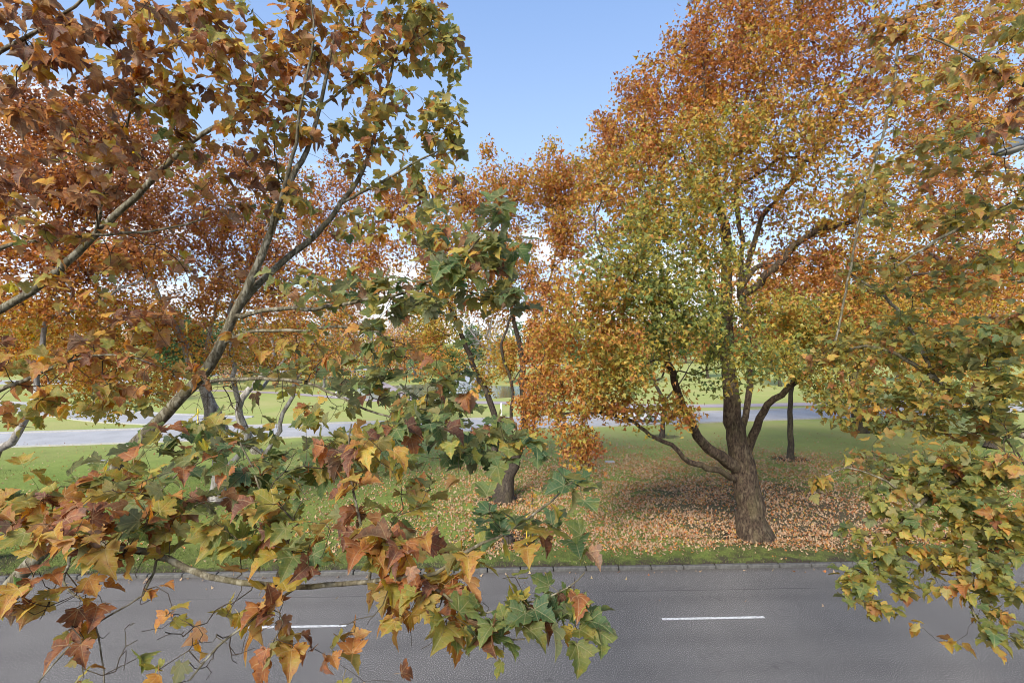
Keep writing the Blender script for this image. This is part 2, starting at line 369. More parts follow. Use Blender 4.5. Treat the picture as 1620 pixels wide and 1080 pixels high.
    def tubes(s, chains, sides, rough=0.0, flare=0.0):
        V = []; T = []; b = 0
        for ids in chains:
            p = s.P[ids]; r = s.r[ids].copy(); n = len(ids)
            if ids[0] < s.n0 and len(ids) > 1 and s.r[ids[1]] < s.r[ids[0]] * .9: r[0] = s.r[ids[1]] * 1.12
            k = sides if np.isscalar(sides) else (sides[0] if r.max() > sides[2] else sides[1])
            t = np.gradient(p, axis=0) if n > 2 else np.tile(p[-1] - p[0], (n, 1)); t /= np.linalg.norm(t, axis=1, keepdims=True) + 1e-9
            ref = np.array([0., 0, 1]) if abs(t[0, 2]) < .8 else np.array([1., 0, 0]); u = np.cross(t, ref); u /= np.linalg.norm(u, axis=1, keepdims=True) + 1e-9
            for i in range(1, n):
                w_ = u[i - 1] - t[i] * (u[i - 1] @ t[i]); u[i] = w_ / (np.linalg.norm(w_) + 1e-9)
            w = np.cross(t, u); an = 2 * np.pi * np.arange(k) / k
            rr = np.repeat(r[:, None], k, 1)
            if flare: rr *= 1 + flare * np.exp(-(p[:, 2:3] - p[0, 2]) / .45) * (1 + .35 * np.cos(5 * an + 1)[None])
            ring = p[:, None, :] + rr[..., None] * (np.cos(an)[None, :, None] * u[:, None] + np.sin(an)[None, :, None] * w[:, None])
            if rough:
                q = ring.reshape(-1, 3); off = np.array([mnoise.noise(Vector(x * 2.2)) * .7 + mnoise.noise(Vector(x * 6.)) * .4 for x in q]).reshape(n, k)
                ring = p[:, None, :] + (ring - p[:, None, :]) * (1 + rough * off[..., None])
            V.append(ring.reshape(-1, 3)); i = np.arange(n - 1)[:, None]; j = np.arange(k)[None]; jn = (j + 1) % k
            q = np.stack([b + i * k + j, b + i * k + jn, b + (i + 1) * k + jn, b + (i + 1) * k + j], -1).reshape(-1, 4)
            T.append(q); b += n * k
        return np.vstack(V), np.vstack(T)
    def chains(s):
        """chains of the grown twigs: each starts at its attachment node"""
        out = []
        for (j, ids, _) in s.tips: out.append([j] + ids)
        return out
def build_tree(tr, root, bark, twig_mat, sides=(5, 3, .02), trunk_sides=16, rough=.06, flare=.35, tip=.006, limbname='limb'):
    o = np.array(root.location)
    main = True
    for ids, r0 in tr.limbs:
        V, T = tr.tubes([ids], trunk_sides if main else max(8, trunk_sides - 6), rough, flare if main else 0)
        link('trunk' if main else limbname, np_mesh('trunk' if main else limbname, V - o, T), bark, root); main = False
    ch = tr.chains()
    if ch:
        V, T = tr.tubes(ch, sides); ob = link('branches', np_mesh('branches', V - o, T), twig_mat, root); tag(ob, kind='stuff')
def tree_leaves(tr, per, size, spread, tmpl_n, t_sd=.08, droop=.35, near=False, along=.6, upn=.7, lean=(0, 0, 0), twig_sd=.05, curlbias=True, bim=0, shift=0.0):
    g = tr.g; pos = []; f = []; tn = []
    for (j, ids, t) in tr.tips:
        if t < -.5: continue
        pts = tr.P[[j] + ids]; k = g.poisson(per) + (1 if near else 0)
        if k == 0: continue
        tip = pts[-1]; prev = pts[-2]; ax = tip - prev; ax = ax / (np.linalg.norm(ax) + 1e-9)
        u = g.random(k) ** 1.5 * along; total = np.linalg.norm(np.diff(pts, axis=0), axis=1); cum = np.concatenate([[0], np.cumsum(total[::-1])])
        rev = pts[::-1]; dd = np.minimum(u, cum[-1] * .98)
        if near: dd[0] = 0
        seg = np.clip(np.searchsorted(cum, dd, side='right') - 1, 0, len(rev) - 2); fr = (dd - cum[seg]) / (cum[seg + 1] - cum[seg] + 1e-9)
        q = rev[seg] + (rev[seg + 1] - rev[seg]) * fr[:, None]
        q = q + g.normal(0, spread, (k, 3))
        h = g.normal(size=(k, 3)); h[:, 2] *= .5; h /= np.linalg.norm(h, axis=1, keepdims=True) + 1e-9
        ff = h + ax * .5 + np.array([0, 0, -1.]) * (droop + g.random((k, 1)) * droop)
        pos.append(q); f.append(ff); tw = t + g.normal(0, twig_sd); tl = tw + g.normal(0, t_sd, k)
        if bim: tl = np.where(g.random(k) < bim, 1 - (.2 * g.random(k)), tl)
        tn.append(tl)
    pos = np.vstack(pos); f = np.vstack(f); t = np.clip(np.concatenate(tn) + shift, 0, 1); n = len(pos)
    nn = g.normal(0, 1, (n, 3)) * (1 - upn) + np.array([0, 0, 1.]) * upn + np.array(lean)
    if near: t = np.where(t > .56, np.clip(.56 + (t - .56) * 1.35, 0, .97), t)
    v = np.clip(g.normal(.5, .24 if near else .2, n), 0, 1)
    if curlbias: k = np.clip((t * .7 + g.random(n) * .6 - .15) * tmpl_n, 0, tmpl_n - 1).astype(int)
    else: k = g.integers(0, tmpl_n, n)
    sz = size * np.clip(g.normal(1, .24, n), .45, 1.5)
    return dict(pos=pos, f=f, n=nn, s=sz, t=t, v=v, k=k)
def sub(L_, m): return {k: x[m] for k, x in L_.items()}
LEAF_MESH = []
for i, (V, T, lp) in enumerate(HD):
    me = np_mesh('leaf', V, T, {'lp': ('FLOAT_VECTOR', lp)}); me.materials.append(M_LEAF); LEAF_MESH.append(me)
def near_leaves(L_, root, count=300):
    """the leaves that show largest become parts of their own; the rest is one foliage part"""
    p = L_['pos']; y = np.maximum(p[:, 1], .1); px = 810 + p[:, 0] / y * F; py = 540 - (p[:, 2] - CAM_H) / y * F
    vis = (px > -20) & (px < 1640) & (py > -20) & (py < 1100) & (p[:, 1] > .5); sc_ = np.where(vis, L_['s'] / y, -1)
    order = np.argsort(-sc_)[:count]; mask = np.zeros(len(p), bool); mask[order] = True
    from mathutils import Matrix
    Rm = frames(L_['f'][order], L_['n'][order]); o = np.array(root.location)
    for a_, i in enumerate(order):
        ob = bpy.data.objects.new('leaf', LEAF_MESH[L_['k'][i]]); COL.objects.link(ob); ob.parent = root
        m4 = Matrix([[*Rm[a_][r], (p[i] - o)[r]] for r in range(3)] + [[0, 0, 0, 1]]); s_ = float(L_['s'][i])
        ob.matrix_basis = m4 @ Matrix.Diagonal((s_, s_, s_, 1)); ob.color = (float(L_['t'][i]), float(L_['v'][i]), 0, 1)
    rest = sub(L_, ~mask); rest['pos'] = rest['pos'] - o
    big_ = (sc_[~mask] > .025)                                           # the larger ones keep their stalks and toothed edge
    k2 = np.where(big_, rest['k'], rest['k'] + len(HD)); rest['k'] = k2
    tag(link('foliage', leaves_mesh('foliage', rest, HD + LITE), M_FOL, root), kind='stuff')
def mass(L_, root, mat=None, tmpl=None, name='crown'):
    q = dict(L_); q['pos'] = q['pos'] - np.array(root.location)
    return tag(link(name, leaves_mesh(name, q, tmpl or MID, False), mat or M_FAR, root), kind='stuff')

# ============================================================ SETTING
TILT = 0.037                                                            # the near road runs a little away to the right
def road_y(x, d0): return d0 + TILT * x
Y_KERB, Y_CENTRE, Y_NEAR = 17.55, 14.42, 11.25
# trees' feet, used for the bare earth round them
FEET = [(9.8, 20.7), (-.55, 25.6), (-15.0, 25.6), (-19.0, 18.0), (19.0, 34.6), (31, 45), (12.7, 42.7), (-.2, 20.5)]
def lawn_material():
    m = NT('lawn'); p = m.pos(); n1 = m.noise(.55, 4, .6, p); n2 = m.noise(7, 5, .65, p); n3 = m.noise(45, 4, .7, p); n4 = m.noise(.13, 3, .5, p); n5 = m.noise(1.6, 5, .65, p)
    xy = m.n('ShaderNodeSeparateXYZ'); m.l(p, xy.inputs[0])
    c = m.mix(m.rng(n1, .35, .65), (.145, .205, .030), (.245, .300, .055))
    c = m.mix(m.rng(n2, .35, .68), c, m.mix(.6, c, (.065, .12, .018)))
    c = m.mix(m.rng(n3, .4, .75), c, (.26, .30, .09))
    c = m.mix(m.math('MULTIPLY', m.rng(n4, .42, .62), .45), c, (.20, .20, .06)); c = m.mix(m.math('MULTIPLY', m.rng(n5, .52, .68), .4), c, (.10, .12, .03))
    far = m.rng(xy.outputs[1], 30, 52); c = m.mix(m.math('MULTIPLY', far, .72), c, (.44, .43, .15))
    # thin turf and bare earth under the big tree and along the kerb
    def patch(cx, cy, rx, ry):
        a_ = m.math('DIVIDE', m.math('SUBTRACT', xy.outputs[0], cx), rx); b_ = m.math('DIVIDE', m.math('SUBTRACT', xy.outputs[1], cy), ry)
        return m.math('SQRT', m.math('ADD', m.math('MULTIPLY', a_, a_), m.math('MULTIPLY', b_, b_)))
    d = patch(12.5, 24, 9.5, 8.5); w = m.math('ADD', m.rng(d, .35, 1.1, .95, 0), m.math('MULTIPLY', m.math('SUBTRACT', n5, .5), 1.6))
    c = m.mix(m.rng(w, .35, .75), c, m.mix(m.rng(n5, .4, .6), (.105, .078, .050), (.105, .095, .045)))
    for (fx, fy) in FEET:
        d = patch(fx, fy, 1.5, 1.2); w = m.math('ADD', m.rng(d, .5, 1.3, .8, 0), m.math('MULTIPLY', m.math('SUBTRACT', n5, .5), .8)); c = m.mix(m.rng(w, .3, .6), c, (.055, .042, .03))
    ky = m.math('SUBTRACT', xy.outputs[1], m.math('MULTIPLY', xy.outputs[0], TILT)); c = m.mix(m.math('MULTIPLY', m.rng(ky, Y_KERB + .9, Y_KERB + 3.2, .75, 0), m.rng(n5, .3, .55)), c, (.085, .090, .030)); kb = m.rng(ky, Y_KERB + .15, Y_KERB + 1.3, 1.0, 0)
    w = m.math('ADD', m.math('MULTIPLY', kb, .8), m.math('MULTIPLY', m.math('SUBTRACT', n5, .5), 1.3)); c = m.mix(m.rng(w, .4, .75), c, (.075, .058, .042))
    # far lawns lightly freckled with fallen leaves
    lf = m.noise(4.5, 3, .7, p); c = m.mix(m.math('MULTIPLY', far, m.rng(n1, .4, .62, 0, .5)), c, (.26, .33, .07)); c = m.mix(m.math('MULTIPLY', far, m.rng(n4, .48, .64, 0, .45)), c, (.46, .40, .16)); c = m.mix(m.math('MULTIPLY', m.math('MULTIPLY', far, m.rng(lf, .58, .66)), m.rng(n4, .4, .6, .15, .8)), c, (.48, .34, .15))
    h = m.math('ADD', m.math('MULTIPLY', n3, .5), n2)
    return m.end(m.principled(c, .95, .1, m.bump(h, .7, .06)))
def asphalt(name, base, pale, speck=.5, tracks=False, gr=130):
    m = NT(name); p = m.pos(); n1 = m.noise(gr, 2, .7, p); n2 = m.noise(.5, 5, .6, p); n3 = m.noise(gr * .35, 3, .7, p)
    c = m.mix(m.rng(n2, .3, .7), base, tuple(x * 1.3 for x in base))
    c = m.mix(m.math('MULTIPLY', m.rng(n1, .52, .66), speck), c, pale)
    c = m.mix(m.math('MULTIPLY', m.rng(n1, .46, .34), .7), c, tuple(x * .45 for x in base))
    if tracks:
        xy = m.n('ShaderNodeSeparateXYZ'); m.l(p, xy.inputs[0]); ky = m.math('SUBTRACT', xy.outputs[1], m.math('MULTIPLY', xy.outputs[0], TILT))
        st = m.n('ShaderNodeMapping'); st.inputs['Scale'].default_value = (.10, 1.6, 1); m.l(p, st.inputs[0]); ns = m.noise(1.0, 4, .6, st.outputs[0])
        for y0, wd in ((Y_KERB - 1.25, .22), (Y_CENTRE - .95, .3), (Y_CENTRE + 1.1, .3), (Y_CENTRE - 2.3, .3)):       # wheel tracks, worn darker
            d = m.math('ABSOLUTE', m.math('SUBTRACT', ky, y0)); c = m.mix(m.math('MULTIPLY', m.rng(d, 0, wd * 1.8, .2, 0, True), m.rng(ns, .35, .6)), c, tuple(x * .55 for x in base))
        d = m.math('ABSOLUTE', m.math('SUBTRACT', m.math('ADD', ky, m.math('MULTIPLY', ns, .12)), Y_KERB - 1.42)); c = m.mix(m.rng(d, .006, .02, .7, 0), c, tuple(x * .3 for x in base))   # a sealed seam
        d = m.math('SUBTRACT', Y_KERB, ky); c = m.mix(m.rng(d, .0, .35, .5, 0), c, (.09, .075, .06))                # grit swept to the kerb
        vc = m.n('ShaderNodeTexVoronoi'); vc.feature = 'DISTANCE_TO_EDGE'; vc.inputs['Scale'].default_value = .42; wv = m.n('ShaderNodeVectorMath', operation='ADD'); m.l(p, wv.inputs[0])
        nd = m.n('ShaderNodeTexNoise'); nd.inputs['Scale'].default_value = 2.2; m.l(p, nd.inputs['Vector']); m.l(nd.outputs['Color'], wv.inputs[1]); m.l(wv.outputs[0], vc.inputs['Vector'])
        c = m.mix(m.math('MULTIPLY', m.rng(vc.outputs[0], .002, .009, .5, 0), m.rng(n2, .45, .6)), c, tuple(x * .4 for x in base))
    return m.end(m.principled(c, .95, .08, m.bump(n1, .06, .003)))
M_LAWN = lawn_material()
M_ROAD = asphalt('asphalt', (.116, .107, .098), (.40, .37, .34), .95, True, 34)
M_FARROAD = asphalt('worn_asphalt', (.36, .345, .33), (.46, .45, .43), .3, False, 40)
M_PATH = asphalt('path_asphalt', (.34, .28, .27), (.45, .42, .4), .3, False, 40)
M_KERB = plain('kerb_concrete', (.125, .118, .105), .9, .2, .35, 9, bump=.5)
M_KERBP = plain('kerb_pale', (.40, .385, .36), .9, .2, .15, 6)
def paint():
    m = NT('road_paint'); p = m.pos(); a_ = m.noise(26, 4, .7, p); b_ = m.noise(3, 3, .6, p)
    c = m.mix(m.math('MULTIPLY', m.rng(a_, .46, .60), m.rng(b_, .3, .65, .4, 1.0)), (.74, .73, .70), (.22, .21, .20)); return m.end(m.principled(c, .8, .2))
M_PAINT = paint()
M_DIRT = plain('earth', (.06, .045, .032), .95, .1, .3, 10, bump=.5)

# ground sheet: gently uneven near the camera, out to the horizon
def ground():
    gx = np.concatenate([np.linspace(-1500, -80, 12), np.arange(-70, 71, 2.0), np.linspace(80, 1500, 12)])
    gy = np.concatenate([np.linspace(-300, 0, 4), np.arange(4, 120, 2.0), np.linspace(130, 1800, 14)])
    Xg, Yg = np.meshgrid(gx, gy); Z = np.full_like(Xg, -.012)
    k = Yg - TILT * Xg
    for i in np.ndindex(Xg.shape):
        if 20 < k[i] < 36 and abs(Xg[i]) < 60: Z[i] += .10 * mnoise.noise(Vector((Xg[i] * .12, Yg[i] * .12, 0)))
    V = np.stack([Xg, Yg, Z], -1).reshape(-1, 3); nx = len(gx); i, j = np.meshgrid(np.arange(len(gy) - 1), np.arange(nx - 1), indexing='ij'); a_ = i * nx + j
    Q = np.stack([a_, a_ + 1, a_ + nx + 1, a_ + nx], -1).reshape(-1, 4)
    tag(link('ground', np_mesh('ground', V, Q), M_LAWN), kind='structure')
ground()
def verge_sheet():      # grassed verge, raised to the top of the kerb and falling back to the lawn
    xs = np.arange(-70, 71, 1.0); ks = np.array([Y_KERB + .16, Y_KERB + .6, 18.6, 19.3, 20.2]); hs = np.array([.10, .115, .10, .06, -.03])
    V = [(x, k + TILT * x, h + .02 * mnoise.noise(Vector((x * .5, k, 0)))) for k, h in zip(ks, hs) for x in xs]; nx = len(xs)
    Q = [(i * nx + j, i * nx + j + 1, (i + 1) * nx + j + 1, (i + 1) * nx + j) for i in range(len(ks) - 1) for j in range(nx - 1)]
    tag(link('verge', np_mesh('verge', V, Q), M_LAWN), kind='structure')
verge_sheet()
def vh(k):              # height of the verge at k metres from the camera line
    return np.interp(k, [Y_KERB + .16, Y_KERB + .6, 18.6, 19.3, 20.2], [.10, .115, .10, .06, -.01])
def strip(name, pts, width, mat, z, kind='structure', parent=None):
    c = catmull(np.array([[p[0], p[1], 0] for p in pts]), 4.0)[:, :2]; t = np.gradient(c, axis=0); t /= np.linalg.norm(t, axis=1, keepdims=True); nr = np.stack([-t[:, 1], t[:, 0]], 1)
    V = np.vstack([np.c_[c - nr * width / 2, np.full(len(c), z)], np.c_[c + nr * width / 2, np.full(len(c), z)]]); n = len(c)
    Q = [(i, i + 1, n + i + 1, n + i) for i in range(n - 1)]
    return tag(link(name, np_mesh(name, V, Q, smooth=False), mat, parent), kind=kind), c, nr
road = tag(MB().add([(-90, Y_NEAR - 90 * TILT, 0), (90, Y_NEAR + 90 * TILT, 0), (90, Y_KERB + 90 * TILT, 0), (-90, Y_KERB - 90 * TILT, 0)], [(0, 1, 2, 3)]).build('road', M_ROAD), kind='structure')
MARK = [(455, 996, 580), (1050, 983.5, 1215), (-162, 1012, 14)]
c0 = G(1050, 983.5)[0]; ANG = math.atan(TILT)
for i in range(-5, 6):
    x0 = c0 + 12.0 * i - .0; y0 = road_y(x0, Y_CENTRE); y1 = road_y(x0 + 3.0, Y_CENTRE)
    if abs(x0) > 60: continue
    MB().box(0, 3.0, -.05, .05, .004, .007).build('lane_marking', M_PAINT, road, loc=(x0, y0, 0)).rotation_euler.z = ANG
# kerb stones
kerb = tag(empty('kerb', (0, Y_KERB, 0), ANG), kind='structure')
kvar = []
for i in range(4):
    j = lambda: random.uniform(-.008, .008)
    mb = MB(); mb.box(.016, 1.134, 0, .165, -.05, .115 + j(), 0, .0); kvar.append(mb.mesh('kerb_stone', bevel=.022)); kvar[-1].materials.append(M_KERB)
for i in range(-26, 27):
    o = bpy.data.objects.new('kerb_stone', kvar[i % 4]); COL.objects.link(o); o.parent = kerb
    o.location = (i * 1.15 + .3, random.uniform(-.008, .008), random.uniform(-.006, .006)); o.rotation_euler = (0, random.uniform(-.004, .004), random.uniform(-.004, .004))
for side, y in (('kerb', Y_NEAR),):
    tag(MB().box(-60, 60, -.15, 0, -.05, .12).build('near_kerb', M_KERB, loc=(0, y, 0)), kind='structure').rotation_euler.z = ANG
# far roads and paths
def kerbed(name, pts, width, mat, z, top=.11):
    o, c, nr = strip(name, pts, width, mat, z)
    for s_ in (-1, 1):
        mb = MB(); w = width / 2
        rings = [[(*(c[i] + nr[i] * s_ * (w + .0)), -.02), (*(c[i] + nr[i] * s_ * (w + .0)), top), (*(c[i] + nr[i] * s_ * (w + .3)), top), (*(c[i] + nr[i] * s_ * (w + .3)), -.02)] for i in range(len(c))]
        if s_ < 0: rings = [list(reversed(r)) for r in rings]
        mb.loft(rings); mb.build('kerb_edge', M_KERBP, o)
    return o
R1 = [(-120, 26), (-37, 42.0), (-13.4, 46.7), (21.5, 53.8), (120, 74)]
kerbed('far_road', R1, 6.6, M_FARROAD, .0)
kerbed('side_road', [(-28, 50.5), G(213, 661), G(110, 650), G(-40, 640), (-110, 76)], 6.0, M_FARROAD, .006, .10)
kerbed('distant_road', [(-160, 100), G(150, 604), G(320, 594), G(440, 588), (-30, 150), (20, 175)], 9, M_FARROAD, .012, .09)
strip('path', [(60, 68), G(1100, 642), G(900, 638), G(760, 636.5), G(650, 632), G(598, 606), G(560, 592), (-50, 150)], 3.0, M_PATH, .018)
strip('lawn_path', [G(180, 630), G(300, 618), G(430, 621), G(600, 634)], 2.0, M_PATH, .024)
# pond
def pond():
    m = NT('pond_water'); n = m.noise(1.4, 3, .6, m.pos()); c = m.mix(m.noise(.25, 2, .5, m.pos()), (.10, .13, .07), (.17, .20, .11))
    mat = m.end(m.principled(c, .12, .5, m.bump(n, .12, .1)))
    k = 40; cx, cy = -10.0, 82.0; V = [(cx, cy, .006)]
    for i in range(k):
        a_ = 2 * math.pi * i / k; r_ = 1 + .10 * math.sin(3 * a_ + 1) + .06 * math.sin(5 * a_)
        V.append((cx + 17 * r_ * math.cos(a_), cy + 12.5 * r_ * math.sin(a_), .006))
    tag(link('pond', np_mesh('pond', V, [(0, 1 + i, 1 + (i + 1) % k) for i in range(k)], smooth=False), mat), kind='structure')
pond()

# ============================================================ MIDDLE DISTANCE TREES
# --- the big plane by the road (right of centre)
D = 20.7
def W(px): return px / F                                              # metres per metre of depth
def lp_(pts, d=None):                                                 # (px, py, depth, width px)
    return [(P(px, py, q), w / F * q * .76) for px, py, q, w in pts]
t3 = Tree(3)
t3.limb(lp_([(1193, 858, D, 60), (1186, 800, D, 52), (1177, 750, D, 50), (1168, 705, D, 42), (1160, 650, D, 35), (1154, 590, D, 28), (1150, 520, D, 24), (1149, 446, D, 21), (1148, 358, D, 17), (1122, 313, 20.4, 12), (1102, 306, 20.2, 9), (1080, 240, 20, 6)]), .35, .03)
t3.limb(lp_([(1172, 745, D, 30), (1140, 722, 20.2, 24), (1110, 698, 19.6, 20), (1085, 650, 19, 16), (1062, 590, 18.4, 14), (1045, 530, 18, 13), (1030, 470, 17.6, 9)]), .35, .03)
t3.limb(lp_([(1168, 760, D, 14), (1130, 742, 19.8, 12), (1090, 730, 19.3, 11), (1065, 705, 18.9, 9), (1030, 688, 18.6, 8), (990, 662, 18.3, 7), (930, 652, 18.2, 5), (890, 655, 18.2, 4)]), .3, .03)
t3.limb(lp_([(1178, 725, D, 20), (1190, 690, 20.4, 18), (1202, 662, 20, 15), (1228, 632, 19.6, 13), (1262, 600, 19.2, 12), (1300, 560, 18.8, 9), (1340, 530, 18.5, 6)]), .3, .05)
t3.limb(lp_([(1170, 700, D, 14), (1182, 640, 21.2, 13), (1186, 580, 21.4, 12), (1180, 500, 21.4, 11), (1170, 455, 21.2, 16), (1174, 420, 21, 12), (1173, 372, 21, 9), (1164, 322, 21, 11), (1170, 257, 21, 8), (1178, 180, 21, 6), (1190, 60, 21, 4)]), .35, .04)
t3.limb(lp_([(1170, 455, 21.2, 12), (1191, 425, 21, 11), (1215, 417, 21.3, 8), (1260, 390, 22, 5)]), .35, .04)
t3.limb(lp_([(1181, 470, 21.3, 15), (1200, 448, 20.6, 15), (1226, 423, 20.2, 15), (1256, 390, 19.8, 14), (1300, 363, 19.2, 12), (1345, 352, 18.8, 9), (1400, 320, 18.4, 6)]), .3, .04)
t3.limb(lp_([(1178, 440, 21.2, 10), (1206, 343, 21.6, 10), (1226, 319, 21.8, 10), (1256, 281, 22, 9), (1286, 242, 22, 8), (1330, 170, 22, 6), (1370, 90, 22, 4)]), .35, .04)
t3.limb(lp_([(1173, 292, 21, 6), (1212, 266, 20.6, 6), (1244, 251, 20.4, 5), (1290, 260, 20, 3)]), .3, .04)
t3.limb(lp_([(1152, 560, D, 14), (1126, 480, 21.6, 14), (1117, 417, 22, 11), (1100, 370, 22.4, 8), (1060, 300, 22.6, 6)]), .35, .04)
t3.limb(lp_([(1148, 400, D, 9), (1133, 260, 20, 8), (1120, 180, 20, 7), (1112, 90, 20, 5), (1130, -60, 20, 4)]), .35, .05)
t3.limb(lp_([(1290, 530, 19, 8), (1335, 480, 19, 8), (1370, 465, 19, 8), (1410, 458, 18.8, 7), (1446, 436, 18.6, 6), (1500, 430, 18.4, 4)]), .35, .04)
t3.limb(lp_([(1045, 530, 18, 8), (1000, 480, 17.5, 6), (960, 420, 17.4, 5), (940, 340, 17.6, 4)]), .35, .05)
t3.blobs([(900, 660, 18.2, 44, 75, 1.4, 80, .68), (925, 600, 18.2, 50, 50, 1.6, 56, .62), (868, 590, 18.6, 30, 50, 1.4, 40, .70), (870, 520, 18.8, 34, 40, 1.6, 50, .70), (965, 590, 18, 55, 60, 2, 100, .62), (985, 645, 18.2, 60, 22, 1, 34, .70), (1075, 655, 18.4, 40, 20, .8, 14, .66), (935, 490, 17.6, 75, 75, 2.5, 200, .64), (1010, 420, 16.6, 90, 90, 2, 200, .45),
          (1070, 490, 16, 85, 70, 1.8, 190, .38), (1130, 415, 17, 60, 50, 1.5, 60, .46), (1270, 560, 18, 60, 40, 1.5, 50, .48), (1000, 580, 16.8, 60, 45, 1.6, 60, .50), (1190, 560, 16.5, 75, 45, 1.4, 80, .40), (1120, 610, 17.5, 45, 20, 1.4, 8, .4),
          (990, 300, 19.5, 80, 90, 3, 260, .66), (1010, 210, 21, 70, 65, 3, 190, .78), (1090, 150, 21, 75, 70, 3.5, 200, .80), (1120, 240, 18.5, 85, 75, 2.5, 210, .60), (1080, 340, 17.5, 80, 70, 2.5, 190, .52),
          (1150, 60, 21, 80, 80, 4, 190, .79), (1180, 150, 20, 90, 80, 4, 190, .74), (1230, -20, 21, 110, 70, 4, 190, .80), (1270, 80, 20, 90, 90, 4, 210, .78), (1330, 0, 20, 90, 80, 4, 150, .8), (1360, 150, 20, 80, 90, 4, 170, .78),
          (1250, 210, 19, 90, 60, 3, 150, .62), (1200, 400, 23, 90, 100, 3, 80, .80), (1300, 310, 19, 80, 60, 3, 120, .62), (1300, 420, 20.5, 90, 60, 3, 110, .78), (1370, 370, 18.5, 70, 60, 3, 100, .68), (1430, 260, 20, 70, 110, 4, 130, .76),
          (1370, 490, 18.5, 80, 55, 2.5, 120, .58), (1290, 520, 18.5, 70, 50, 2.2, 110, .55), (1430, 540, 19, 70, 60, 3, 90, .62), (1230, 490, 18.5, 60, 45, 2, 70, .5), (1320, 610, 17.5, 60, 40, 1.5, 60, .5), (1170, 280, 22.5, 100, 80, 3, 80, .82),
          (1060, 640, 18.3, 50, 30, 1.2, 30, .6), (930, 720, 18, 30, 30, .9, 26, .76), (1082, 62, 21, 34, 36, 2, 44, .80), (1005, 138, 21, 38, 36, 2, 46, .80), (958, 196, 21, 30, 30, 2, 30, .78), (940, 250, 20, 34, 30, 2, 34, .72), (1480, 330, 21, 60, 100, 3, 110, .78), (1500, 180, 21, 60, 80, 3, 90, .78), (1480, 60, 21, 80, 60, 4, 100, .78)])
t3.grow(.5, .16, 3.2, .09)
t3.radii(.006)
big = empty('plane_tree', (*P(1193, 858, D)[:2], -.02))
build_tree(t3, big, B_MAIN, B_MAIN, (6, 4, .03), 30, .17, .5)
L3 = tree_leaves(t3, 17, .122, .19, 5, .075, .3, along=1.0, upn=.45, shift=-.045, twig_sd=.09)
mass(L3, big); tag(big, 'large rust and yellow plane tree with thick gnarled brown trunk beside the road', 'tree')

# --- its neighbour past the right edge, whose crown fills the upper right
t4 = Tree(17); b4 = np.array([27.5, 25.0, -.02])
t4.limb([(b4, 1.0), (b4 + [-.2, 0, 3], .8), (b4 + [-.3, 0, 7], .6), (b4 + [0, 0, 12], .35), (b4 + [-.3, 0, 17], .15)], .4, .04)
t4.limb([(b4 + [-.3, 0, 6.5], .34)] + lp_([(1660, 505, 24, 12), (1600, 500, 23.6, 11), (1540, 498, 23.2, 9), (1450, 488, 22.8, 7), (1400, 500, 22.5, 4)]), .35, .05)
t4.limb([(b4 + [-.1, 0, 8.5], .34)] + lp_([(1640, 425, 24, 12), (1565, 424, 23.6, 11), (1520, 430, 23, 8), (1470, 400, 22.8, 5)]), .35, .05)
t4.limb([(b4 + [0, 0, 10], .3)] + lp_([(1620, 300, 24, 10), (1560, 230, 24, 8), (1500, 150, 24, 5)]), .35, .05)
t4.blobs([(1560, 60, 25, 90, 80, 4, 190, .76), (1640, 160, 25, 90, 90, 4, 160, .78), (1540, 190, 24, 80, 70, 4, 160, .74), (1480, 300, 24, 70, 70, 4, 120, .74), (1580, 330, 24, 80, 60, 4, 150, .72), (1500, 420, 23.5, 80, 50, 3, 130, .72), (1600, 430, 23.5, 60, 50, 3, 100, .7), (1460, 500, 23, 70, 45, 3, 110, .66), (1570, 520, 23, 80, 50, 3, 130, .64), (1500, 580, 23, 80, 40, 3, 90, .58)])
t4.grow(.5, .16, 3.2, .09); t4.radii(.006); nb = empty('plane_tree', b4)
build_tree(t4, nb, B_PALE, B_MAIN, (6, 4, .03), 14, .1, .3); mass(tree_leaves(t4, 19, .125, .18, 5, .10, .3, along=.9, upn=.45, shift=-.02), nb)
tag(nb, 'orange plane tree with pale level limbs, its crown filling the upper right corner', 'tree')
# --- dark forked tree in the middle
D2 = 25.6
t2 = Tree(5)
t2.limb(lp_([(797, 792, D2, 38), (800, 765, D2, 32), (812, 735, D2, 22), (826, 700, D2, 17), (830, 650, D2, 14), (827, 600, D2, 13), (826, 560, D2, 11), (815, 520, D2, 9), (808, 470, D2, 8), (800, 400, D2, 6), (790, 320, D2, 4)]), .4, .04)
t2.limb(lp_([(798, 770, D2, 20), (784, 735, D2, 17), (783, 700, D2, 15), (785, 665, D2, 13), (770, 625, D2, 12), (752, 590, D2, 11), (738, 550, D2, 10), (727, 520, D2, 9), (705, 470, D2, 7), (680, 410, D2, 5)]), .4, .04)
t2.limb(lp_([(827, 565, D2, 7), (840, 530, 25.2, 6), (850, 490, 25, 5), (875, 420, 24.6, 4), (890, 330, 24.4, 3)]), .4, .04)
t2.limb(lp_([(810, 720, D2, 8), (808, 660, 25, 7), (812, 620, 24.8, 6), (795, 560, 24.6, 6), (800, 520, 24.4, 5), (840, 440, 24, 3)]), .4, .04)
t2.limb(lp_([(755, 595, D2, 5), (735, 585, 25.2, 4), (715, 592, 25, 3), (700, 605, 25, 2)]), .4, .03)
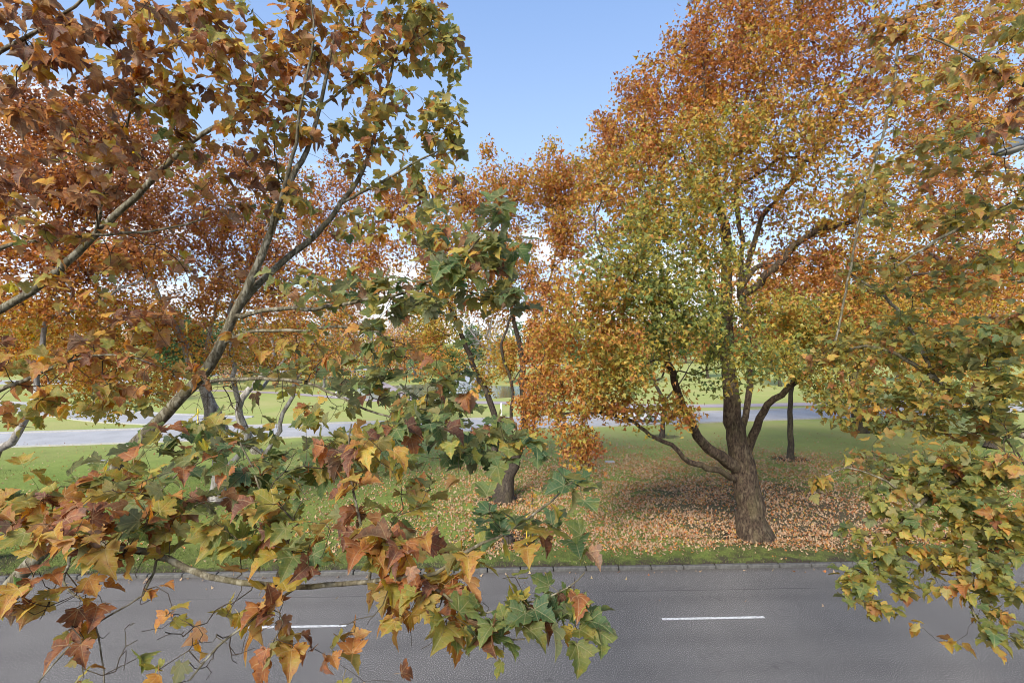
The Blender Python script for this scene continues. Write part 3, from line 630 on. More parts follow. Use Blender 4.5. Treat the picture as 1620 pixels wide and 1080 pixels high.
t2.blobs([(790, 300, 25, 38, 48, 2, 70, .68), (770, 240, 25, 12, 14, .6, 7, .66), (860, 290, 24.6, 45, 45, 2, 90, .68), (872, 232, 24.6, 10, 12, .6, 5, .66), (905, 290, 24.6, 40, 45, 2, 80, .74), (900, 370, 24.4, 45, 55, 2, 90, .72), (730, 320, 25, 40, 50, 2, 75, .72),
          (690, 290, 25, 28, 28, 1.5, 22, .72), (675, 380, 25, 45, 55, 2, 80, .72), (740, 400, 25.5, 50, 55, 2.2, 80, .70), (810, 400, 25, 50, 50, 2.2, 80, .70), (860, 460, 24.5, 45, 50, 2, 80, .74), (700, 460, 25.5, 55, 45, 2, 60, .7),
          (860, 550, 24, 35, 55, 1.6, 80, .74), (780, 560, 25.5, 25, 40, 1.2, 20, .62), (845, 630, 23.8, 28, 50, 1.3, 60, .74), (780, 480, 26, 45, 40, 2, 40, .7), (840, 690, 23.8, 20, 30, 1, 16, .74), (770, 600, 26, 20, 25, 1, 16, .58), (640, 330, 25, 30, 30, 1.5, 26, .76), (830, 340, 26, 60, 60, 2, 60, .7), (760, 440, 24.5, 70, 50, 2, 60, .60), (680, 500, 24.5, 60, 40, 2, 50, .55), (700, 570, 24, 40, 30, 1.5, 24, .6)], 1.75)
t2.grow(.55, .16, 2.0, .09); t2.radii(.007)
mid = empty('plane_tree', (*P(797, 792, D2)[:2], -.02)); build_tree(t2, mid, B_DARK, B_DARK, (6, 4, .03), 14, .10, .4)
mass(tree_leaves(t2, 15, .122, .19, 5, .08, .3, along=.9, upn=.45, shift=-.03), mid); tag(mid, 'amber plane tree with dark forked trunk in the middle of the lawn', 'tree')

# --- pale forked tree on the left lawn
t1 = Tree(11)
t1.limb(lp_([(345, 800, D2, 34), (347, 760, D2, 30), (344, 700, D2, 24), (330, 645, D2, 19), (312, 590, D2, 17), (296, 560, D2, 15), (280, 520, D2, 14), (262, 500, D2, 12), (244, 455, D2, 10), (215, 400, D2, 8), (190, 330, D2, 5)]), .4, .05)
t1.limb(lp_([(347, 740, D2, 16), (356, 690, D2, 15), (338, 640, 26, 13), (322, 600, 26.4, 11), (330, 540, 26.6, 9), (345, 470, 26.8, 7), (350, 390, 27, 5)]), .4, .05)
t1.limb(lp_([(348, 750, D2, 13), (390, 700, 25, 12), (383, 660, 24.8, 11), (371, 610, 24.6, 10), (367, 550, 24.4, 9), (366, 480, 24.2, 7), (400, 400, 24, 5), (440, 320, 24, 4)]), .4, .05)
t1.limb(lp_([(352, 770, D2, 10), (420, 720, 24.6, 10), (443, 668, 24.2, 9), (465, 610, 24, 8), (485, 560, 24, 7), (510, 520, 24, 6), (550, 440, 24, 4), (600, 380, 24, 3)]), .4, .05)
t1.blobs([(250, 330, 25, 90, 80, 3, 200, .84), (340, 290, 25, 80, 70, 3, 150, .82), (330, 390, 25, 90, 60, 3, 200, .83), (430, 350, 24.5, 80, 65, 3, 150, .80), (430, 440, 24.5, 80, 50, 3, 160, .80), (520, 340, 24, 70, 60, 2.5, 120, .80), (540, 430, 24, 80, 60, 2.5, 130, .76),
          (190, 420, 25, 80, 70, 3, 180, .84), (230, 500, 24, 80, 50, 3, 150, .72), (130, 520, 23, 90, 50, 3, 150, .62), (170, 590, 22, 80, 35, 2.5, 100, .66), (60, 560, 23, 60, 60, 3, 90, .7), (330, 480, 25, 60, 40, 2.5, 70, .76), (450, 520, 24, 60, 28, 2, 40, .68), (540, 500, 24, 55, 30, 2, 40, .66),
          (400, 260, 25, 80, 40, 2, 60, .8), (520, 280, 25, 60, 35, 2, 40, .8), (600, 420, 24.5, 50, 60, 2, 80, .74), (610, 320, 24.5, 40, 40, 2, 50, .78), (430, 555, 24, 120, 40, 2, 90, .66), (540, 570, 24, 90, 45, 2, 70, .62), (320, 560, 25, 80, 40, 2, 50, .7), (650, 560, 24.5, 60, 45, 2, 40, .68), (240, 620, 22, 40, 25, 1.5, 30, .62), (160, 640, 21, 50, 20, 1.5, 36, .5)])
t1.grow(.55, .16, 3.0, .09); t1.radii(.007)
lt = empty('plane_tree', (*P(345, 800, D2)[:2], -.02)); build_tree(t1, lt, B_PALE, B_DARK, (6, 4, .03), 14, .08, .4)
mass(tree_leaves(t1, 19, .120, .20, 5, .08, .3, along=.9, upn=.45, shift=-.02), lt); tag(lt, 'rust red plane tree with several pale leaning trunks on the left lawn', 'tree')

# --- leaning pale tree at the left edge
t0 = Tree(13)
b0 = np.array([-19.4, 17.6, -.02])
t0.limb([(b0, .5), (P(-60, 770, 17.6), .42)] + lp_([(0, 712, 17.4, 17), (29, 684, 17.4, 15), (51, 636, 17.4, 13), (56, 600, 17.4, 11), (64, 550, 17.4, 10), (73, 507, 17.4, 9), (82, 470, 17.6, 8), (100, 400, 17.8, 7), (120, 320, 18, 6), (128, 230, 18, 4)]), .4, .05)
t0.limb(lp_([(73, 507, 17.4, 7), (120, 490, 17.6, 7), (170, 470, 17.8, 6), (230, 440, 18, 4)]), .4, .04)
t0.limb(lp_([(100, 400, 17.8, 6), (135, 370, 18, 6), (120, 240, 18.2, 6), (75, 180, 18.4, 5), (45, 140, 18.5, 4)]), .4, .05)
t0.limb([(P(-60, 770, 17.6), .3), (P(-120, 600, 18), .24), (P(-60, 420, 18.4), .17), (P(10, 280, 18.6), .1), (P(60, 200, 18.8), .06)], .4, .05)
t0.blobs([(60, 190, 19, 80, 50, 3, 150, .88), (150, 200, 19.5, 80, 60, 3, 170, .88), (60, 290, 18, 90, 60, 3, 190, .88), (170, 300, 18.5, 80, 60, 3, 180, .87), (70, 400, 17.5, 90, 60, 2.5, 180, .84), (-60, 300, 18, 80, 120, 3, 140, .86), (60, 480, 17, 90, 40, 2.5, 100, .72), (-60, 480, 17.5, 70, 80, 3, 90, .75), (240, 230, 20, 50, 40, 2, 70, .86), (190, 395, 18, 60, 40, 2.5, 80, .82)])
t0.grow(.5, .16, 3.0, .09); t0.radii(.006)
et = empty('plane_tree', b0); build_tree(t0, et, B_PALE, B_DARK, (6, 4, .03), 12, .06, .4)
mass(tree_leaves(t0, 20, .118, .18, 5, .07, .3, along=.9, upn=.45, shift=-.03), et); tag(et, 'thin pale leaning plane tree at the left edge with dense red brown leaves', 'tree')

# --- smaller lawn trees standing behind
def free_tree(name, base, h, trunk_w, bark, blobs, seed, label, tone_sd=.07, per=9, size=.22, spread=.2, tmpl=None, lean=0.0, forks=3, twig=None, trunk_sides=10, group=None, leaves=True, seg=.8, tip=.008, spreadx=.5, firstfork=.3, cat='tree', mat=None, wob=.03):
    g = np.random.default_rng(seed); tr = Tree(seed); b = np.array([base[0], base[1], -.02])
    top = b + np.array([lean * h, 0, h * .8]); tr.limb([(b, trunk_w), (b + (top - b) * .33 + g.normal(0, wob * h, 3) * [1, 1, 0], trunk_w * .8), (b + (top - b) * .66 + g.normal(0, wob * 1.3 * h, 3) * [1, 1, 0], trunk_w * .5), (top, trunk_w * .15)], .6, .03)
    for k in range(forks):
        a_ = 2 * math.pi * (k + g.random() * .6) / forks; z0 = firstfork + .12 * k; s0 = b + (top - b) * z0; e = s0 + np.array([math.cos(a_) * h * spreadx * .6, math.sin(a_) * h * spreadx * .6, h * .38])
        tr.limb([(s0, trunk_w * .45), ((s0 + e) / 2 + g.normal(0, .03 * h, 3) + [0, 0, -.03 * h], trunk_w * .32), (e, trunk_w * .1)], .6, .03)
    for (dx, dy, dz, rx, ry, rz, cnt, t) in blobs: tr.ell(b + np.array([dx, dy, dz]), (rx, ry, rz), cnt, t)
    tr.grow(seg, .16, h * .15, .09); tr.radii(tip); root = empty(name, b)
    build_tree(tr, root, bark, twig or bark, (5, 3, .04), trunk_sides, .05, .3)
    if leaves: mass(tree_leaves(tr, per, size, spread, len(tmpl) if tmpl else 5, tone_sd, .3, along=1.0, upn=.4), root, mat, tmpl=tmpl)
    tag(root, label, cat, group); return root
free_tree('plane_tree', G(1251, 726), 12, .42, B_DARK, [(0, 0, 9.5, 5, 4, 3.2, 240, .78), (4, 0, 8, 4, 3, 2.5, 120, .7)], 21, 'slim straight tree rising from the leaf litter behind the big trunk', seg=.8, forks=0, wob=.006)
free_tree('plane_tree', G(1360, 683), 18, 1.2, B_DARK, [(0, 0, 12, 9, 6, 5, 420, .72), (8, -2, 11, 7, 5, 5, 300, .68), (-7, 0, 12, 6, 5, 4.5, 220, .74)], 22, 'stout dark tree near the far road on the right', size=.3, seg=1.0)
free_tree('plane_tree', G(1047, 691), 11, .40, B_DARK, [(0, 0, 8.5, 5, 4, 2.6, 200, .74)], 23, 'slender young tree behind the low bare limb of the big plane', seg=.8)
free_tree('plane_tree', (36, 38), 17, .8, B_DARK, [(0, 0, 12, 8, 6, 5, 360, .72), (-6, 0, 10, 5, 4, 4, 160, .66), (-3, 0, 5.5, 6, 4, 2.5, 100, .5)], 24, 'tall orange tree beyond the right edge behind the green branches', size=.3, seg=1.0)
free_tree('plane_tree', (51, 62), 17, .8, B_DARK, [(0, 0, 11, 8, 6, 5, 330, .66), (-8, 0, 10, 6, 5, 5, 200, .72)], 25, 'golden orange tree far right past the far road', size=.34, seg=1.2)
free_tree('plane_tree', G(408, 716), 13, .62, B_PALE, [(-1, 0, 11, 4, 3, 2.5, 110, .72), (3, 1, 10.5, 3, 2, 2, 60, .74)], 26, 'pale grey trunk forked low standing before the far road, left lawn', size=.22, seg=.8, firstfork=.42, forks=3)

# ============================================================ FAR BACKGROUND
def far(kind, px, y, h, seed, label, tone, bark, dens=1.0, leaves=True, w=.42, low=.28, size=.42, group=None, lean=0.0, tmpl=LOW, per=12, mat=None):
    X = (px - 810) / F * y; g = np.random.default_rng(seed); bl = []
    for k in range(5):
        a_ = g.random() * 6.28; rr = g.random() * w * h * .5; z = h * (low + (1 - low) * (.25 + .6 * k / 4)); bl.append((rr * math.cos(a_), rr * math.sin(a_), z, w * h * .55, w * h * .5, h * .16, int(34 * dens), tone + g.normal(0, .03)))
    return free_tree(kind, (X, y), h * .92, .045 * h, bark, bl, seed, label, per=per, size=size, spread=.42, tmpl=tmpl, lean=lean, leaves=leaves, seg=1.2, trunk_sides=8, tip=.014 if leaves else .026, group=group, mat=mat)
far('bare_tree', 470, 92, 17, 41, 'pinkish half bare tree on the lawn left of the pond', .86, B_GREY, 3.4, size=.3, per=7, w=.55, low=.1, mat=M_LITTER)
far('bare_tree', 560, 108, 18, 42, 'pale pink thinning tree beside the curving path', .84, B_GREY, 3.6, size=.3, per=7, w=.6, low=.12, mat=M_LITTER)
far('bare_tree', 590, 115, 13, 43, 'leafless pale tree with white stems behind the path', .8, B_WHITE, 1.6, leaves=False)
far('bare_tree', 768, 108, 21, 44, 'grey leafless tree standing across the pond', .8, B_GREY, 6, leaves=False, w=.6, low=.1)
far('bare_tree', 640, 125, 14, 45, 'pale grey bare tree behind the orange tree over the pond', .8, B_GREY, 2.4, leaves=False, w=.5)
far('maple_tree', 690, 118, 12, 46, 'small orange gold tree on the far bank of the pond', .66, B_DARK, 1.1)
far('bare_tree', 395, 84, 9, 78, 'low pinkish tree beside the pale grey trunk on the far lawn', .82, B_GREY, 2.6, size=.3, per=8, w=.9, low=.03, mat=M_LITTER)
far('maple_tree', 436, 100, 11, 79, 'olive yellow tree between two pinkish trees past the lawn path', .5, B_PALE, 2.4, size=.34, per=9, w=.8, low=.06)
far('bare_tree', 512, 88, 10, 80, 'spreading tan pink tree behind the white stemmed sapling', .78, B_GREY, 3.0, size=.3, per=8, w=1.0, low=.08, mat=M_LITTER)
far('bare_tree', 655, 120, 15, 81, 'tall pale tan tree behind the round green bush', .72, B_GREY, 3.0, size=.34, per=8, w=.7, low=.03, mat=M_LITTER)
far('pine_tree', 300, 96, 12, 82, 'dark shrubby evergreen behind the pale leaning trunks', .08, B_DARK, 2.4, low=.03, w=.7, size=.36)
far('bare_tree', 628, 112, 13, 77, 'tan leaved thin tree on the bank left of the round bush', .74, B_GREY, 2.2, size=.3, per=7, w=.6, low=.06, mat=M_LITTER)
far('bush', 706, 98, 7.5, 47, 'round bright green bush on the far bank of the pond', .27, B_DARK, 2.2, w=.62, low=.05, size=.3)
far('maple_tree', 808, 97, 9, 48, 'yellow orange tree right of the fountain', .62, B_DARK, 1.3, low=.1)
far('maple_tree', 150, 62, 9.5, 49, 'bright yellow tree behind the leaning trunks on the left', .56, B_PALE, 1.6, low=.12, size=.34)
far('maple_tree', 60, 74, 11, 50, 'golden tree at the far left beyond the side road', .60, B_DARK, 1.5)
far('pine_tree', 262, 88, 14, 51, 'dark green conifer behind the yellow tree', .04, B_DARK, 2.2, low=.08, w=.34, size=.36)
far('pine_tree', 352, 150, 15, 52, 'dark green tree beyond the distant road, left of the pale trunk', .03, B_DARK, 2.2, low=.05)
far('pine_tree', 402, 170, 17, 53, 'broad dark green tree beyond the distant road behind the pale trunk', .05, B_DARK, 2.2, low=.05)
far('maple_tree', 440, 125, 8, 54, 'low pink orange tree at the bend of the distant road', .76, B_PALE, 1.3, low=.05)
lab = ['muted green tree in the far tree line', 'rusty tree in the far tree line', 'dull yellow tree in the far tree line', 'dark tree in the far tree line']
proto = [far('distant_tree', 900, 150, 15, 60 + i, lab[i] + ', %s' % w_, (.12, .76, .5, .03)[i], B_DARK, 1.8, low=.06, size=.6, group='trees of the far tree line')
         for i, w_ in enumerate(('behind the big plane tree', 'behind the forked dark trunk', 'right of the pond', 'behind the amber tree'))]
def copy_tree(o, parent=None):
    c = o.copy(); COL.objects.link(c); c.parent = parent
    for ch in [k for k in bpy.data.objects if k.parent == o]: copy_tree(ch, c)
    return c
KIDS = {p: [k for k in bpy.data.objects if k.parent == p] for p in proto}
gg = np.random.default_rng(5)
PLACES = ('at the far left edge', 'behind the leaning trunks at left', 'behind the pale forked tree', 'behind the pond', 'behind the big plane tree', 'at the far right behind the stout tree')
for n_ in range(24):
    i = n_ % 4; px = -40 + 71 * n_ + float(gg.uniform(-15, 15)); y = float(gg.uniform(150, 200)); src = proto[i]
    if n_ < 4: c = src
    else:
        c = src.copy(); COL.objects.link(c)
        for k in KIDS[src]:
            q = k.copy(); COL.objects.link(q); q.parent = c
    s_ = float(gg.uniform(.75, 1.15)); c.location = ((px - 810) / F * y, y, -.02); c.scale = (s_, s_, s_ * .9); c.rotation_euler.z = float(gg.random() * 6.28)
    c['label'] = lab[i] + ' ' + PLACES[n_ // 4]
def woods():
    g = np.random.default_rng(9); n = 42000; x = g.uniform(-300, 300, n); y = 205 + g.normal(0, 9, n) + .0 * x; hh = np.array([15 + 6 * mnoise.noise(Vector((a_ * .045, 3, 0))) + 4 * mnoise.noise(Vector((a_ * .16, 7, 0))) for a_ in x]); z = hh * g.random(n) ** .7
    tone = np.array([.30 + .75 * mnoise.noise(Vector((a_ * .05, 11, 0))) for a_ in x]); tone = np.where(tone < .35, .05, tone + .15)
    h = g.normal(size=(n, 3)); L_ = dict(pos=np.c_[x, y, z], f=h, n=g.normal(size=(n, 3)) + [0, -.3, .5], s=g.uniform(.6, 1.2, n), t=np.clip(tone + g.normal(0, .06, n), 0, 1), v=np.clip(g.normal(.4, .2, n), 0, 1), k=np.zeros(n, int))
    tag(link('distant_woods', leaves_mesh('distant_woods', L_, LOW, False), M_FAR), kind='stuff')
woods()
for a_ in ((1010, 95, 13, 71, 'orange tree standing beyond the far road behind the parked car', .70), (1120, 110, 14, 72, 'olive tree beyond the far road right of the parked car', .40), (1235, 90, 13, 73, 'golden tree beyond the far road behind the slim straight tree', .6), (1420, 100, 15, 74, 'rusty tree beyond the far road at right', .76),
           (300, 120, 12, 75, 'olive tree past the distant road at left', .36), (905, 120, 12, 76, 'dull green tree right of the pond', .2)):
    far('maple_tree', a_[0], a_[1], a_[2], a_[3], a_[4], a_[5], B_DARK, 1.6, low=.12)
# ------------------------------------------------------------ fallen leaves and grass
def litter():
    g = np.random.default_rng(77); pts = []
    def patch(cx, cy, sx_, sy_, n, k0=18.9): 
        p = np.stack([g.normal(cx, sx_, n), g.normal(cy, sy_, n)], 1); kk = p[:, 1] - TILT * p[:, 0]; edge = k0 + .35 * np.sin(p[:, 0] * .9) + g.normal(0, .25, n)
        pts.append(p[(kk > edge) & (p[:, 1] < 44)])
    patch(11, 24, 10, 5.5, 33000); patch(12, 20.6, 6, 1.1, 7000); patch(14, 32, 10, 4.5, 26000); patch(2.5, 25, 5, 4, 11000); patch(0, 21, 5, 1.6, 4200); patch(5, 33, 8, 3.5, 8000)
    patch(-14, 22, 9, 3.2, 2200); patch(-4, 24, 8, 5, 2600); patch(22, 24, 6, 5, 4200)
    u = np.stack([g.uniform(-45, 50, 5200), g.uniform(19, 40, 5200)], 1); pts.append(u)
    v = np.stack([g.uniform(-16, 22, 150), g.uniform(0, 1, 150)], 1); v[:, 1] = Y_KERB + .3 + v[:, 1] * 1.1 + TILT * v[:, 0]; pts.append(v)
    w = np.stack([g.uniform(-16, 22, 150), Y_KERB - .10 - np.abs(g.normal(0, .16, 150)) * np.where(g.random(150) < .2, 9, 1)], 1); w[:, 1] += TILT * w[:, 0]; pts.append(w)
    p = np.vstack(pts); cl = np.array([mnoise.noise(Vector((a_ * .55, b_ * .8, 2))) + .6 * mnoise.noise(Vector((a_ * 1.9, b_ * 2.4, 5))) for a_, b_ in p]); p = p[g.random(len(p)) < np.clip(.66 + 1.0 * cl, .16, 1)]; n = len(p); kk = p[:, 1] - TILT * p[:, 0]
    z = np.where(kk > 20.2, .03, vh(kk)); z = np.where(kk < Y_KERB, .0, z); z = z + .015 + np.abs(g.normal(0, .012, n))
    for i in range(0, n):
        if kk[i] > 20.2: z[i] += .10 * mnoise.noise(Vector((p[i, 0] * .12, p[i, 1] * .12, 0))) - .03
    pos = np.c_[p, z]; an = g.random(n) * 6.28; f = np.c_[np.cos(an), np.sin(an), g.normal(0, .22, n)]
    nn = np.c_[g.normal(0, .42, (n, 2)), np.where(g.random(n) < .62, -1, 1)]
    t = np.clip(g.normal(.82, .08, n), .45, 1); t = np.where(g.random(n) < .09, .54, t)
    pos = pos - frames(f, nn)[:, :, 1] * .5 * .13
    L_ = dict(pos=pos, f=f, n=nn, s=np.clip(g.normal(.088, .024, n), .04, .15), t=t, v=np.clip(g.normal(.55, .27, n), 0, 1), k=g.integers(2, 5, n))
    tag(link('fallen_leaves', leaves_mesh('fallen_leaves', L_, MID, False), M_LITTER), kind='stuff')
litter()
def grass():
    g = np.random.default_rng(78); n = 120000; k = Y_KERB + .2 + 15 * g.random(n) ** 1.3; x = g.uniform(-1.02, 1.02, n) * (k + 3); y = k + TILT * x
    dens = np.exp(-(((x - 12.5) / 9.5) ** 2 + ((y - 24) / 8) ** 2)); keep = g.random(n) > dens * .85; x, y, k = x[keep], y[keep], k[keep]; n = len(x)
    z = np.where(k > 20.2, -.02, vh(k) - .01); h = g.uniform(.03, .085, n); a_ = g.random(n) * 6.28; w = .008 + .008 * g.random(n)
    c, s_ = np.cos(a_), np.sin(a_); lx, ly = g.normal(0, .03, (2, n))
    V = np.stack([np.c_[x - c * w, y - s_ * w, z], np.c_[x + c * w, y + s_ * w, z], np.c_[x + lx, y + ly, z + h]], 1).reshape(-1, 3)
    tone = np.zeros((n, 3, 3)); tone[..., 0] = g.random((n, 1))
    m = NT('grass_blade'); at = m.n('ShaderNodeAttribute', attribute_name='tone'); xs = m.n('ShaderNodeSeparateXYZ'); m.l(at.outputs['Vector'], xs.inputs[0])
    mat = m.end(m.principled(m.ramp(xs.outputs[0], [(0, (.06, .10, .018)), (.5, (.11, .155, .032)), (.85, (.18, .20, .06)), (1, (.28, .22, .11))]), .8, .2))
    tag(link('grass', np_mesh('grass', V, np.arange(3 * n).reshape(-1, 3), {'tone': ('FLOAT_VECTOR', tone.reshape(-1, 3))}), mat), kind='stuff')
grass()

# ============================================================ NEAR TREES (their trunks stand outside the frame)
# --- left: one limb forks up through the picture, one reaches low across it
n1 = Tree(31); r1 = np.array([-6.2, 5.4, 0.0])
n1.limb([(r1, .42), (r1 + [.05, 0, 1.6], .30), (r1 + [.15, 0, 3.4], .24), (r1 + [.5, .0, 4.9], .165)] + lp_([(150, 782, 5.45, 25), (205, 712, 5.5, 25), (262, 655, 5.5, 24), (330, 580, 5.5, 22), (357, 530, 5.5, 20), (370, 497, 5.5, 18)])
        + lp_([(388, 462, 5.5, 17), (420, 390, 5.55, 15), (440, 335, 5.6, 13), (462, 280, 5.6, 12), (485, 238, 5.7, 10), (505, 170, 5.8, 8), (520, 100, 5.9, 7), (532, 40, 6, 5), (545, -50, 6, 4)]), .12, .004)
n1.limb(lp_([(372, 500, 5.5, 16), (395, 462, 5.6, 15), (450, 412, 5.8, 13), (500, 370, 6, 12), (540, 322, 6.2, 10), (570, 278, 6.3, 9), (592, 215, 6.4, 7), (612, 140, 6.5, 6), (630, 70, 6.5, 5), (660, -30, 6.5, 3)]), .12, .005)
n1.limb(lp_([(425, 378, 5.55, 9), (447, 300, 5.4, 9), (468, 225, 5.3, 7), (478, 150, 5.2, 5), (495, 60, 5.1, 4), (490, -30, 5.0, 3)]), .12, .006)
n1.limb(lp_([(320, 605, 5.5, 9), (360, 601, 5.3, 8), (430, 599, 5.1, 7), (500, 610, 5.0, 6), (560, 640, 4.8, 5), (620, 660, 4.6, 4), (700, 668, 4.4, 3)]), .12, .006)
n1.limb(lp_([(375, 503, 5.5, 10), (430, 489, 5.2, 9), (500, 487, 5, 8), (560, 478, 4.8, 7), (640, 463, 4.6, 6), (700, 432, 4.4, 5), (745, 395, 4.2, 4), (780, 350, 4.1, 3)]), .12, .006)
n1.limb(lp_([(350, 545, 5.5, 8), (400, 524, 5.4, 7), (470, 523, 5.2, 6), (540, 517, 5, 5), (600, 525, 4.8, 4)]), .12, .006)
n1.limb(lp_([(545, 318, 6.2, 6), (600, 290, 6, 6), (650, 262, 5.9, 5), (700, 235, 5.8, 3)]), .12, .006)
n1.limb(lp_([(505, 170, 5.8, 5), (560, 130, 6, 5), (620, 90, 6.2, 4), (680, 50, 6.3, 3)]), .12, .006)
n1.limb([(r1 + [.15, 0, 3.4], .10), (P(-150, 860, 4.2), .05)] + lp_([(-40, 850, 3.8, 10), (60, 850, 3.5, 11), (170, 862, 3.15, 13), (250, 878, 3, 14), (330, 910, 2.9, 13), (400, 922, 2.85, 12), (470, 928, 2.8, 11), (560, 922, 2.75, 10), (625, 915, 2.7, 9), (690, 906, 2.7, 8), (735, 872, 2.7, 7), (790, 848, 2.7, 6), (835, 818, 2.7, 5), (875, 790, 2.7, 4), (905, 762, 2.7, 3)]), .07, .003)
n1.limb(lp_([(660, 912, 2.7, 6), (700, 940, 2.65, 6), (745, 975, 2.6, 5), (790, 1005, 2.55, 4), (830, 1010, 2.5, 3)]), .07, .003)
n1.limb(lp_([(745, 975, 2.6, 4), (797, 961, 2.6, 4), (850, 950, 2.6, 4), (898, 930, 2.6, 3), (925, 905, 2.6, 2.5)]), .07, .003)
n1.limb(lp_([(590, 918, 2.75, 6), (575, 850, 2.8, 6), (560, 780, 2.85, 5), (552, 720, 2.9, 4), (556, 670, 2.95, 3)]), .07, .003)
n1.limb(lp_([(430, 925, 2.8, 6), (455, 860, 2.9, 6), (420, 800, 3, 5), (400, 740, 3.1, 4), (380, 700, 3.2, 3)]), .07, .003)
n1.limb(lp_([(470, 928, 2.8, 6), (430, 955, 2.7, 5), (385, 990, 2.6, 5), (345, 1020, 2.55, 5), (300, 1075, 2.5, 4)]), .07, .003)
n1.limb(lp_([(120, 865, 3.3, 7), (100, 920, 3, 5), (140, 960, 2.8, 4), (165, 1060, 2.7, 3), (160, 1120, 2.7, 3)]), .07, .004)
n1.limb(lp_([(250, 878, 3, 6), (225, 940, 2.9, 4), (130, 1000, 2.8, 4), (60, 1080, 2.7, 3)]), .07, .004)
n1.limb(lp_([(170, 862, 3.15, 7), (230, 820, 3.2, 6), (260, 770, 3.3, 5), (300, 740, 3.4, 3)]), .07, .004)
n1.blobs([ # low branch: big leaves
          (70, 850, 2.7, 85, 50, .25, 14, .78), (60, 930, 2.6, 80, 40, .2, 8, .72), (150, 820, 2.8, 90, 45, .25, 16, .66), (210, 870, 2.8, 80, 40, .2, 12, .6), (250, 770, 3.2, 90, 45, .3, 18, .5), (330, 800, 3, 80, 45, .3, 18, .38), (380, 740, 3.2, 90, 45, .3, 22, .3),
          (330, 690, 3.8, 110, 35, .4, 22, .32), (430, 790, 3, 80, 60, .3, 22, .4), (400, 850, 2.9, 70, 40, .2, 14, .55), (500, 720, 3.2, 70, 45, .3, 18, .38), (560, 730, 2.9, 60, 60, .3, 20, .74), (570, 830, 2.8, 60, 50, .2, 14, .66), (500, 870, 2.8, 60, 40, .2, 10, .45),
          (640, 850, 2.7, 50, 40, .2, 10, .66), (620, 960, 2.6, 70, 45, .2, 12, .76), (560, 1050, 2.6, 80, 40, .2, 7, .76), (700, 960, 2.6, 60, 45, .2, 12, .6), (740, 1010, 2.5, 60, 40, .2, 10, .34), (800, 980, 2.55, 50, 45, .2, 12, .45),
          (860, 960, 2.55, 45, 30, .15, 8, .3), (915, 975, 2.55, 30, 22, .12, 6, .22), (920, 925, 2.6, 25, 15, .12, 4, .35), (780, 890, 2.7, 60, 35, .2, 9, .4), (850, 840, 2.7, 50, 35, .2, 6, .3), (780, 810, 2.8, 45, 35, .2, 7, .26), (900, 775, 2.7, 40, 35, .15, 5, .3), (930, 850, 2.6, 25, 15, .1, 3, .34),
          (300, 960, 2.7, 120, 60, .2, 9, .62), (430, 990, 2.6, 90, 50, .2, 8, .74), (130, 990, 2.7, 110, 60, .2, 7, .7), (200, 1050, 2.6, 100, 30, .2, 5, .62),
          # green leaves half way back
          (660, 660, 3.8, 90, 45, .4, 22, .28), (760, 690, 4, 70, 45, .4, 26, .26), (620, 720, 3.4, 60, 50, .3, 16, .4), (690, 770, 3.2, 60, 40, .3, 9, .4), (820, 700, 4, 40, 30, .3, 10, .3), (600, 580, 4.6, 80, 50, .5, 20, .3), (700, 590, 4.4, 70, 50, .5, 18, .3), (480, 660, 4.6, 90, 30, .5, 12, .4),
          (600, 480, 4.8, 90, 50, .6, 34, .28), (700, 450, 4.4, 70, 55, .5, 34, .24), (780, 400, 4.2, 55, 60, .4, 22, .28), (785, 330, 4.1, 25, 22, .2, 8, .22), (800, 480, 4.3, 50, 35, .4, 14, .26), (500, 450, 5.2, 80, 50, .5, 20, .4), (520, 560, 5, 70, 40, .4, 9, .55), (420, 560, 5.2, 70, 40, .4, 7, .65), (690, 370, 4.8, 60, 40, .5, 18, .35),
          # upper crown
          (690, 90, 6.4, 55, 80, .6, 60, .42), (640, 40, 6.4, 70, 60, .7, 55, .6), (700, 200, 6, 42, 60, .5, 40, .45), (690, 300, 5.9, 45, 50, .5, 26, .58), (620, 170, 6.3, 60, 70, .7, 46, .55), (560, 70, 6.1, 70, 80, .7, 55, .66), (540, 200, 6.1, 60, 60, .6, 30, .6),
          (610, 260, 6.1, 60, 45, .6, 24, .55), (470, 60, 5.4, 70, 70, .6, 44, .72), (460, 180, 5.6, 60, 60, .6, 26, .66), (400, 130, 5.4, 60, 60, .6, 22, .74), (400, 250, 5.5, 50, 60, .5, 14, .7), (590, 340, 6, 60, 40, .5, 18, .5), (480, 330, 5.7, 50, 50, .5, 12, .55), (560, -30, 6, 130, 50, .8, 40, .62)], .85)
n1.blobs([(110, 815, 3.6, 110, 40, .3, 22, .6), (200, 745, 4.2, 90, 35, .4, 18, .5), (60, 770, 3.8, 70, 30, .3, 8, .6), (330, 30, 5.4, 70, 50, .6, 30, .72), (380, 90, 5.5, 50, 60, .5, 18, .7), (250, -10, 5, 90, 30, .5, 20, .7), (450, 290, 5.7, 60, 50, .5, 12, .6), (680, 640, 5.4, 110, 45, .6, 44, .28), (480, 600, 5.6, 120, 40, .5, 16, .5), (560, 590, 4.8, 140, 70, .6, 80, -1), (680, 560, 5, 120, 90, .6, 60, -1), (300, 1000, 2.6, 160, 60, .3, 44, -1), (130, 960, 2.7, 90, 90, .3, 28, -1), (640, 700, 3.6, 140, 60, .5, 40, -1), (450, 620, 4.8, 150, 70, .6, 46, -1), (330, 640, 4.8, 80, 60, .4, 16, -1), (560, 540, 4.8, 130, 60, .6, 24, -1), (620, 990, 2.6, 120, 50, .2, 12, -1), (500, 780, 2.9, 180, 90, .3, 30, -1), (480, 260, 5.8, 160, 120, .7, 30, -1)])
n1.grow(.09, .16, 4.8, .12, .02); n1.radii(.0019)
